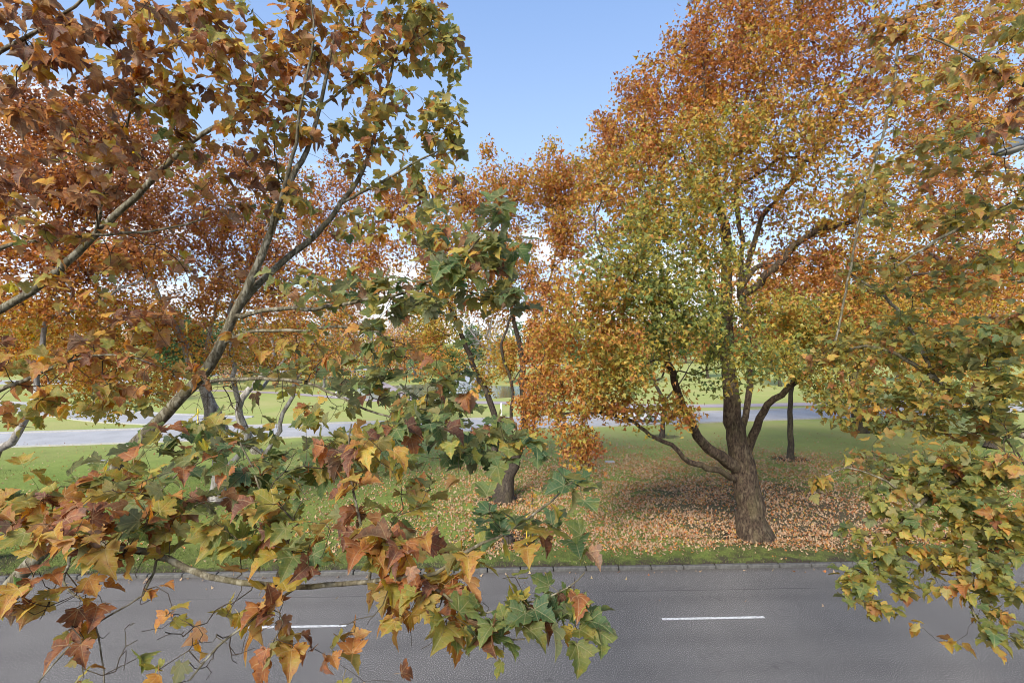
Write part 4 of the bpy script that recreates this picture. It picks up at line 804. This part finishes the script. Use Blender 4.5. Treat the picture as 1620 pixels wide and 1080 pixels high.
near_left = empty('plane_tree', r1); build_tree(n1, near_left, B_NEAR, B_TWIG, (6, 4, .006), 12, .03, .3)
near_leaves(tree_leaves(n1, 2.9, .108, .016, 8, .15, .15, near=True, along=.55, upn=.68, twig_sd=.08, bim=.06, shift=-.075), near_left)
tag(near_left, 'nearest plane tree, its smooth olive limb forking up the left of the view', 'tree')

# --- far left near tree: one long bare limb rising to the right
n2 = Tree(37); r2 = np.array([-9.6, 6.6, 0.0])
n2.limb([(r2, .42), (r2 + [.1, 0, 2.5], .33), (r2 + [.6, 0, 5], .27), (P(-170, 585, 6.3), .17)] + lp_([(-60, 530, 6.1, 18), (0, 490, 6, 16), (50, 460, 6, 15), (95, 425, 6, 15), (150, 372, 6, 14), (200, 325, 6, 13), (240, 285, 6, 12), (290, 235, 6, 11), (320, 212, 6, 10), (352, 195, 6, 8), (400, 165, 6, 5), (450, 120, 6, 3)]), .14, .005)
n2.limb([(r2 + [.6, 0, 5], .2), (P(-260, 330, 5.2), .14)] + lp_([(-110, 160, 4.4, 16), (0, 83, 4.2, 10), (60, 50, 4.1, 8), (118, 9, 4, 6), (180, -50, 4, 4)]), .14, .005)
n2.limb([(P(-170, 585, 6.3), .12), (P(-90, 480, 5.4), .09)] + lp_([(0, 394, 5, 8), (80, 380, 5, 7), (150, 372, 5, 6), (240, 366, 5, 5), (330, 345, 5.1, 3)]), .12, .005)
n2.limb([(r2 + [.6, 0, 5], .14), (P(-200, 700, 5), .1)] + lp_([(-60, 640, 4.4, 12), (40, 600, 4.2, 8), (110, 570, 4.2, 6), (180, 560, 4.3, 4), (240, 575, 4.3, 3)]), .12, .005)
n2.limb(lp_([(155, 365, 6, 7), (165, 300, 5.6, 6), (190, 230, 5.2, 5), (215, 150, 4.9, 4), (230, 90, 4.7, 3)]), .12, .006)
n2.blobs([(40, 50, 4, 60, 50, .4, 22, .82), (100, 110, 4.1, 80, 50, .5, 22, .84), (140, 30, 4, 70, 40, .4, 20, .78), (240, 30, 4.4, 80, 40, .5, 24, .70), (210, 120, 4.6, 70, 50, .5, 20, .72), (320, 60, 4.9, 60, 50, .5, 22, .72), (310, 150, 5, 60, 50, .5, 24, .68), (60, 200, 4.3, 80, 50, .5, 26, .85),
          (180, 240, 4.8, 80, 45, .5, 26, .74), (260, 190, 4.9, 60, 40, .5, 22, .6), (60, 290, 4.5, 80, 45, .5, 22, .84), (160, 330, 5, 80, 40, .5, 14, .76), (330, 240, 5.2, 60, 50, .5, 20, .68), (400, 190, 5.8, 50, 50, .5, 18, .7), (40, 360, 4.6, 60, 40, .4, 14, .66), (230, 420, 5.3, 80, 50, .6, 12, .74), (80, 450, 4.8, 80, 45, .5, 14, .66),
          (60, 560, 4.3, 80, 35, .4, 16, .66), (160, 550, 4.4, 80, 35, .5, 16, .7), (50, 640, 4.1, 70, 40, .4, 18, .62), (150, 630, 4.3, 80, 35, .4, 18, .58), (250, 600, 4.5, 70, 40, .5, 18, .68), (240, 510, 4.8, 70, 40, .5, 12, .7), (360, 330, 5.6, 60, 50, .5, 12, .72), (340, 430, 5.5, 60, 40, .5, 7, .7), (100, 80, 4.4, 120, 80, .5, 26, .84)], .78)
n2.blobs([(200, 420, 5.4, 180, 80, .6, 24, -1), (200, 600, 4.4, 160, 60, .4, 22, -1), (150, 200, 4.8, 150, 100, .5, 14, -1)])
n2.grow(.1, .16, 5.5, .12, .02); n2.radii(.0022)
nl2 = empty('plane_tree', r2); build_tree(n2, nl2, B_NEAR, B_TWIG, (6, 4, .006), 12, .03, .3)
near_leaves(tree_leaves(n2, 3.2, .098, .016, 8, .12, .15, near=True, along=.55, upn=.66, twig_sd=.07, shift=-.05), nl2)
tag(nl2, 'near plane tree at far left with a long bare limb and orange brown leaves', 'tree')

# --- right: leafy boughs hanging in from a tree beyond the right edge
n3 = Tree(41); r3 = np.array([10.4, 7.0, 0.0])
n3.limb([(r3, .5), (r3 + [-.1, 0, 2.5], .4), (r3 + [-.2, 0, 5.0], .34), (r3 + [-.1, 0, 8], .26), (r3 + [0, 0, 11], .18), (r3 + [.1, 0, 14], .08)], .4, .01)
n3.limb([(r3 + [-.2, 0, 4.6], .16)] + lp_([(1760, 800, 6.4, 18), (1640, 760, 6, 13), (1560, 750, 5.8, 11), (1510, 760, 5.7, 9), (1450, 800, 5.5, 8), (1410, 850, 5.4, 6), (1385, 900, 5.3, 5), (1380, 960, 5.2, 3)]), .12, .006)
n3.limb(lp_([(1640, 760, 6, 9), (1600, 840, 5.4, 8), (1560, 880, 5.1, 7), (1530, 940, 4.9, 5), (1560, 1000, 4.7, 3)]), .12, .006)
n3.limb([(r3 + [-.2, 0, 5.6], .17)] + lp_([(1720, 700, 7, 20), (1620, 690, 7.2, 13), (1540, 640, 7.3, 11), (1480, 600, 7.5, 10), (1420, 560, 7.8, 8), (1370, 548, 8, 6), (1324, 552, 8, 5), (1330, 500, 8, 4.6), (1350, 400, 8, 4.6), (1370, 300, 8, 4.6), (1390, 237, 8, 5), (1410, 166, 8, 5), (1422, 74, 8, 5), (1431, 38, 8, 4), (1445, -60, 8, 3)]), .14, .008)
n3.limb([(r3 + [-.1, 0, 8], .15)] + lp_([(1760, 430, 6.6, 16), (1620, 330, 6.3, 9), (1560, 345, 6.2, 8), (1480, 380, 6.2, 6), (1420, 420, 6.3, 4)]), .12, .008)
n3.limb([(r3 + [0, 0, 10.6], .13)] + lp_([(1760, 200, 5.6, 14), (1640, 140, 4.9, 9), (1570, 110, 4.7, 7), (1520, 80, 4.7, 5), (1470, 60, 4.8, 3)]), .12, .008)
n3.limb(lp_([(1480, 600, 7.5, 8), (1440, 520, 8.4, 7), (1400, 470, 9, 6), (1340, 430, 9.3, 4)]), .14, .008)
n3.limb(lp_([(1450, 800, 5.5, 5), (1400, 760, 5.6, 4), (1340, 740, 5.7, 3), (1285, 760, 5.7, 2)]), .12, .006)
n3.blobs([(1390, 880, 5.3, 60, 60, .4, 34, .34), (1350, 930, 5.2, 30, 36, .25, 14, .38), (1390, 960, 5.1, 30, 26, .2, 8, .4), (1440, 800, 5.5, 75, 55, .5, 56, .34), (1470, 900, 5.2, 60, 40, .4, 24, .42), (1510, 740, 5.7, 80, 50, .5, 58, .36), (1560, 830, 5.2, 60, 55, .5, 50, .36), (1590, 920, 4.8, 45, 50, .4, 30, .36),
          (1570, 980, 4.7, 45, 36, .3, 16, .38), (1610, 780, 5, 40, 70, .5, 34, .38), (1400, 730, 6, 70, 45, .5, 40, .38), (1560, 650, 6.5, 80, 50, .7, 70, .36), (1460, 640, 7, 80, 50, .8, 80, .38), (1370, 640, 7.6, 60, 50, .8, 70, .40), (1330, 570, 8, 50, 50, .8, 50, .42),
          (1420, 540, 8, 80, 50, 1, 90, .40), (1530, 550, 7.2, 80, 50, .9, 90, .36), (1600, 520, 6.2, 50, 60, .7, 44, .38), (1480, 450, 8, 80, 50, 1, 80, .44), (1570, 430, 6.6, 70, 50, .8, 60, .42), (1400, 420, 8.6, 60, 50, 1, 50, .44), (1540, 340, 6.3, 70, 45, .7, 44, .44), (1460, 350, 7.2, 70, 50, .8, 50, .44),
          (1600, 290, 5.9, 40, 40, .5, 18, .45), (1360, 300, 8, 55, 50, .7, 44, .44), (1420, 240, 8, 55, 50, .7, 34, .5), (1400, 140, 8, 50, 50, .7, 32, .56), (1430, 50, 8, 70, 40, .8, 50, .6), (1390, 20, 8, 50, 30, .7, 26, .66), (1500, 150, 6, 60, 70, .6, 30, .46),
          (1570, 90, 4.8, 60, 60, .5, 26, .50), (1600, 170, 4.7, 40, 50, .4, 18, .62), (1540, 30, 5, 80, 35, .5, 22, .56), (1600, 30, 4.7, 40, 40, .4, 12, .5), (1540, 220, 5.6, 60, 40, .5, 22, .44), (1290, 765, 5.7, 14, 12, .12, 4, .34), (1500, 1000, 5, 40, 20, .2, 2, .5), (1500, 240, 6, 80, 60, .6, 30, .5), (1600, 620, 5.6, 50, 70, .5, 40, .36)], 1.0, True)
n3.blobs([(1450, 450, 7.8, 150, 90, 1, 50, -1), (1480, 700, 6, 140, 90, .7, 30, -1), (1420, 880, 5.2, 110, 80, .3, 14, -1)])
n3.grow(.12, .16, 4.5, .12, .05); n3.radii(.0022)
nr = empty('plane_tree', r3); build_tree(n3, nr, B_NEAR, B_TWIG, (6, 4, .006), 14, .03, .3)
near_leaves(tree_leaves(n3, 4.2, .092, .02, 8, .10, .15, near=True, along=.55, upn=.68, twig_sd=.07, shift=.015), nr)
tag(nr, 'plane tree with olive green leafy boughs hanging in from the right edge', 'tree')

# ============================================================ OBJECTS
M_WHITE = plain('white_paint', (.72, .73, .75), .35, .5, .03, 3); M_GLASS = plain('car_glass', (.015, .018, .02), .05, .8, .1, 3); M_TYRE = plain('tyre_rubber', (.02, .02, .02), .9, .2)
M_RIM = plain('alloy', (.5, .5, .52), .35, .5, .05, metal=.8); M_RED = plain('tail_lens', (.35, .02, .02), .3); M_LAMPG = plain('lamp_housing', (.10, .115, .13), .5, .4, .2, 14, bump=.2)
M_LENS = plain('lamp_lens', (.26, .24, .20), .45, .4, .1, 10); M_STEEL = plain('galvanised_steel', (.36, .37, .38), .5, .5, .12, 10, metal=.3); M_YEL = plain('yellow_plastic', (.72, .48, .04), .6)
M_CONC = plain('concrete', (.34, .33, .31), .9, .2, .2, 14, bump=.3); M_BLACK = plain('black_plastic', (.02, .02, .022), .5)
M_BIN = plain('post_white', (.7, .7, .68), .6)
# car
def car():
    p = G(1010, 668.5); rz = math.atan(.2); root = empty('parked_car', (p[0], p[1] + .9, 0), rz)
    prof = [(-2.25, .38), (-2.28, .70), (-2.2, .92), (-1.55, 1.0), (-.95, 1.38), (.1, 1.45), (.95, 1.05), (1.0, .98), (1.9, .86), (2.2, .70), (2.25, .42), (2.1, .28), (1.72, .28), (1.6, .55), (1.35, .68), (1.1, .55), (.98, .26), (-.98, .26), (-1.1, .55), (-1.35, .68), (-1.6, .55), (-1.72, .28)]
    def hw(x, z): return .86 - (.22 * max(0, z - .92) / .5) - (.10 if abs(x) > 2.1 else 0)
    rings = []
    for s_ in (-1, 1): rings.append([(x, s_ * hw(x, z), z) for x, z in prof])
    mb = MB(); k = len(prof); mb.add([q for r in rings for q in r], [(j, (j + 1) % k, k + (j + 1) % k, k + j) for j in range(k)] + [tuple(reversed(range(k))), tuple(k + j for j in range(k))])
    mb.build('body', M_WHITE, root, bevel=.02)
    for s_ in (-1, 1):
        y = lambda z: s_ * (.86 - (.22 * max(0, z - .92) / .5) + .006)
        for pts in ([(-1.42, 1.01), (-.92, 1.32), (-.35, 1.37), (-.35, 1.01)], [(-.28, 1.01), (-.28, 1.37), (.1, 1.38), (.82, 1.03)]):
            V = [(x, y(z), z) for x, z in pts]; MB().add(V + [(a_, b_ - s_ * .02, c_) for a_, b_, c_ in V], [(0, 1, 2, 3), (7, 6, 5, 4)] + [(i, i + 4, (i + 1) % 4 + 4, (i + 1) % 4) for i in range(4)]).build('side_window', M_GLASS, root)
        for x in (-1.35, 1.35):
            w = MB().tube([(x, s_ * .84 - .1, .32), (x, s_ * .84 + .02 * s_ + .1 * 0, .32), (x, s_ * .86, .32)] if False else [(x, s_ * .68, .32), (x, s_ * .87, .32)], .32, 20).build('wheel', M_TYRE, root)
            r_ = MB().tube([(x, s_ * .86, .32), (x, s_ * .885, .32)], [.2, .18], 14).build('rim', M_RIM, w)
        MB().box(2.1, 2.24, s_ * .62 - .16, s_ * .62 + .16, .62, .74).build('headlight', M_LENS, root)
        MB().box(-2.29, -2.2, s_ * .62 - .14, s_ * .62 + .14, .72, .86).build('tail_light', M_RED, root)
        MB().box(.7, .9, s_ * .98 - .1, s_ * .98 + .1, 1.0, 1.12).build('mirror', M_WHITE, root)
    for nm, x0, z0, x1, z1, w0, w1 in (('windscreen', .90, 1.09, .17, 1.43, .70, .60), ('rear_window', -1.46, 1.06, -.98, 1.37, .70, .60)):
        s_ = 1 if x0 > 0 else -1; MB().add([(x0 + .02 * s_, -w0, z0 + .01), (x0 + .02 * s_, w0, z0 + .01), (x1 + .02 * s_, w1, z1 + .01), (x1 + .02 * s_, -w1, z1 + .01), (x0 - .02 * s_, -w0, z0 - .02), (x0 - .02 * s_, w0, z0 - .02), (x1 - .02 * s_, w1, z1 - .02), (x1 - .02 * s_, -w1, z1 - .02)],
            [(0, 1, 2, 3), (7, 6, 5, 4), (0, 4, 5, 1), (1, 5, 6, 2), (2, 6, 7, 3), (3, 7, 4, 0)]).build(nm, M_GLASS, root)
    tag(root, 'white sedan on the far road seen through the low orange leaves', 'car')
car()
# street lamp reaching in at the right edge
def lamp():
    d = 9.4; tipp = P(1571, 244, d); dirv = Vector((.93, -.05, .30)).normalized(); base = Vector((tipp[0] + 3.6, tipp[1] - .3, 0)); root = empty('street_lamp', base)
    o = Vector(base); head0 = Vector(tipp) - o; rt = dirv.cross(Vector((0, 1, 0))).normalized() * -1; up = Vector((-dirv.z, 0, dirv.x)).normalized(); sd_ = Vector((0, 1, 0))
    def ring(t, w, h0, h1, k=12):
        c = head0 + dirv * t; out = []
        for j in range(k):
            an = 2 * math.pi * j / k; y = math.cos(an) * w; z = math.sin(an); z = z * (h1 if z > 0 else h0); out.append(c + sd_ * y + up * z)
        return out
    hs = MB().loft([ring(.0, .05, .01, .03), ring(.04, .10, .015, .06), ring(.16, .15, .02, .11), ring(.42, .165, .02, .145), ring(.62, .14, .03, .15), ring(.78, .09, .05, .12), ring(.9, .05, .05, .06)]).build('lamp_head', M_LAMPG, root, smooth=True)
    MB().loft([ring(.05, .07, .03, -.012), ring(.14, .13, .085, -.012), ring(.3, .15, .115, -.012), ring(.46, .145, .11, -.012), ring(.56, .08, .03, -.012)]).build('lens', M_LENS, hs, smooth=True)
    MB().loft([ring(.44, .172, .03, .155), ring(.49, .170, .035, .158)]).build('band', M_BLACK, hs)
    c = head0 + dirv * .6 + sd_ * -.145 + up * .04; MB().tube([c, c + sd_ * -.03], [.055, .045], 12).build('photocell', M_BLACK, hs)
    h = head0 + dirv * .85; pts = [h, h + dirv * .8, h + dirv * 1.6 + Vector((0, 0, -.06)), Vector((-.5, 0, head0.z + .75)), Vector((-.12, 0, head0.z + .55)), Vector((0, 0, head0.z - .2))]
    MB().tube([tuple(q) for q in catmull(np.array([list(q) for q in pts]), .3)], .045, 12).build('arm', M_LAMPG, root, smooth=True)
    MB().tube([(0, 0, 0), (0, 0, 3), (0, 0, head0.z)], [.11, .09, .06], 14).build('pole', M_STEEL, root, smooth=True)
    MB().box(-.2, .2, -.2, .2, -.02, .03).build('base_plate', M_STEEL, root)
    tag(root, 'grey street lamp head on an arm reaching in at the right edge', 'street lamp')
lamp()
# pit lids in the grass
for (px, py, w, d_, lab_) in ((160, 731, 1.15, .9, 'square grey concrete pit lid in the grass at left'), (965, 731, .6, .45, 'small grey pit lid among fallen leaves in the middle')):
    p = G(px, py); root = empty('pit_lid', (p[0], p[1], 0)); MB().box(-w / 2, w / 2, -d_ / 2, d_ / 2, -.05, .075).build('surround', M_CONC, root, bevel=.01)
    MB().box(-w / 2 + .1, w / 2 - .1, -d_ / 2 + .1, d_ / 2 - .1, .072, .082).build('lid', M_CONC, root, bevel=.004); tag(root, lab_, 'pit lid')
# stump, sapling and its yellow stake
st = G(803, 858); tag(link('tree_stump', None or MB().tube([(0, 0, -.05), (.01, 0, .05), (.02, 0, .17), (.03, 0, .26)], [.30, .25, .21, .20], 16).mesh('tree_stump', True), B_DARK, loc=(st[0], st[1], 0)), 'low dark stump in the leaf litter near the kerb', 'stump')
def sapling(px, py, h, seed, label, bark, white=False):
    p = G(px, py); g = np.random.default_rng(seed); tr = Tree(seed); b = np.array([p[0], p[1], 0.0])
    tr.limb([(b, .05), (b + [.03, 0, h * .5], .035), (b + [-.02, 0, h], .012)], .15, .008); tr.ell(b + [0, 0, h * .75], (.35, .3, h * .22), 14, .62); tr.grow(.15, .16, h * .4, .1); tr.radii(.004)
    root = empty('sapling', b); build_tree(tr, root, bark, B_TWIG, (4, 3, .01), 7, 0, 0)
    mass(tree_leaves(tr, 3, .12, .03, 5, .12, .3, along=.3, upn=.5), root); tag(root, label, 'sapling')
    return b
sapling(842, 858, 2.3, 91, 'thin sapling with sparse leaves beside the dark stump', B_DARK)
sapling(504, 651, 2.6, 92, 'white stemmed sapling with few leaves on the lawn past the far road', B_WHITE)
for (px, py, h, lab_) in ((833, 860, 1.15, 'yellow stake beside the thin sapling near the kerb'), (313, 683, 2.0, 'yellow marker post by the pale leaning trunks')):
    p = G(px, py); root = empty('stake', (p[0], p[1], 0)); r_ = .022 if h < 1.5 else .05
    MB().tube([(0, 0, -.05), (.01, 0, h)], r_, 8).build('shaft', M_YEL, root); MB().tube([(.01, 0, h), (.01, 0, h + .05)], [r_ * 1.3, r_ * .8], 8).build('cap', M_YEL, root); tag(root, lab_, 'stake')
for (px, py, h, w, lab_) in ((793, 657, 1.3, .22, 'short white post on the grass right of the fountain'), (532, 628, 1.1, .2, 'short white post beside the curving path')):
    p = G(px, py); root = empty('bollard', (p[0], p[1], 0)); MB().tube([(0, 0, -.05), (0, 0, h)], w / 2, 10).build('shaft', M_BIN, root); MB().tube([(0, 0, h), (0, 0, h + .06)], [w * .5, w * .2], 10).build('cap', M_BIN, root); tag(root, lab_, 'bollard')
for (px, y, h, lab_) in ((382, 112, 11, 'tall white lamp post beside the distant road'), (734, 120, 17, 'slim pale mast behind the trees across the pond')):
    X = (px - 810) / F * y; root = empty('lamp_post', (X, y, 0)); MB().tube([(0, 0, -.05), (0, 0, h)], [.13, .07], 8).build('pole', M_BIN, root); MB().tube([(0, 0, h - .1), (.5, 0, h + .15), (1.2, 0, h + .2)], .05, 6).build('arm', M_BIN, root)
    MB().box(1.1, 1.7, -.12, .12, h + .12, h + .24).build('lamp_head', M_BIN, root); tag(root, lab_, 'lamp post')
# fountain in the pond
def fountain():
    p = G(735, 629); root = empty('fountain', (p[0], p[1], 0)); MB().tube([(0, 0, -.05), (0, 0, .12), (0, 0, .2)], [.5, .45, .12], 14).build('nozzle', M_BLACK, root)
    m = NT('white_water'); b = m.n('ShaderNodeBsdfPrincipled'); b.inputs['Base Color'].default_value = (.9, .93, .97, 1); b.inputs['Roughness'].default_value = .4; tr_ = m.n('ShaderNodeBsdfTranslucent'); tr_.inputs[0].default_value = (.92, .95, 1, 1); ms = m.n('ShaderNodeMixShader'); ms.inputs[0].default_value = .5
    m.l(b.outputs[0], ms.inputs[1]); m.l(tr_.outputs[0], ms.inputs[2]); mat = m.end(ms.outputs[0]); g = np.random.default_rng(3); V = []; n = 11000
    a_ = g.random(n) * 6.28; reach = 3.0 * np.sqrt(g.random(n)); hgt = 3.6 * (1 - .35 * reach / 3); u = g.random(n); r_ = reach * u; z = .2 + 4 * hgt * u * (1 - u) * (.95 + .1 * g.random(n)); c = np.c_[r_ * np.cos(a_), r_ * np.sin(a_), z] + g.normal(0, .06, (n, 3)); c[:, 2] = np.maximum(c[:, 2], .02)
    s_ = .015 + .035 * g.random(n); T = np.array([(1, 1, 1), (1, -1, -1), (-1, 1, -1), (-1, -1, 1)]); V = (c[:, None] + T[None] * s_[:, None, None]).reshape(-1, 3)
    F_ = (np.array([(0, 1, 2), (0, 3, 1), (0, 2, 3), (1, 3, 2)])[None] + (np.arange(n) * 4)[:, None, None]).reshape(-1, 3)
    tag(link('spray', np_mesh('spray', V, F_), mat, root), kind='stuff'); tag(root, 'fountain throwing white spray above the green pond', 'fountain')
fountain()
# a walker far off on the path
def person():
    p = G(522, 607.5); root = empty('person', (p[0], p[1], 0)); H = 1.72
    def fig(name, V, E, Rr, mat, par):
        me = bpy.data.meshes.new(name); me.from_pydata(V, E, []); o = link(name, me, mat, par); md = o.modifiers.new('skin', 'SKIN')
        for i, r_ in enumerate(Rr): me.skin_vertices[0].data[i].radius = (r_, r_)
        me.skin_vertices[0].data[0].use_root = True; sb = o.modifiers.new('sub', 'SUBSURF'); sb.levels = 1; sb.render_levels = 1; return o
    V = [(0, 0, .95), (0, .01, 1.15), (0, .01, 1.38), (0, 0, 1.5), (0, -.02, 1.6), (0, -.02, 1.7), (-.1, 0, .9), (-.12, -.12, .5), (-.12, -.02, .08), (-.12, -.16, .04), (.1, 0, .9), (.12, .12, .5), (.12, .26, .1), (.12, .14, .05),
         (-.19, 0, 1.38), (-.24, .06, 1.12), (-.24, -.06, .9), (-.24, -.1, .82), (.19, 0, 1.38), (.24, -.06, 1.12), (.24, -.16, .92), (.24, -.2, .84)]
    E = [(0, 1), (1, 2), (2, 3), (3, 4), (4, 5), (0, 6), (6, 7), (7, 8), (8, 9), (0, 10), (10, 11), (11, 12), (12, 13), (2, 14), (14, 15), (15, 16), (16, 17), (2, 18), (18, 19), (19, 20), (20, 21)]
    Rr = [.14, .13, .15, .055, .09, .08, .09, .065, .045, .035, .09, .065, .045, .035, .06, .045, .035, .03, .06, .045, .035, .03]
    m = NT('walker_clothes'); xy = m.n('ShaderNodeSeparateXYZ'); m.l(m.obj(), xy.inputs[0]); z = xy.outputs[2]
    c = m.mix(m.math('GREATER_THAN', z, .95), (.06, .09, .17), (.30, .36, .45)); c = m.mix(m.math('GREATER_THAN', z, 1.5), c, (.45, .28, .2)); c = m.mix(m.math('LESS_THAN', z, .1), c, (.03, .03, .03)); mt = m.end(m.principled(c, .8))
    fig('body', V, E, Rr, mt, root); MB().tube([(0, 0, 1.62), (0, .0, 1.68), (0, .0, 1.74), (0, 0, 1.77)], [.1, .115, .09, .03], 10).build('hair', M_BLACK, root, smooth=True)
    tag(root, 'person in blue and grey walking on the path far off', 'person')
person()
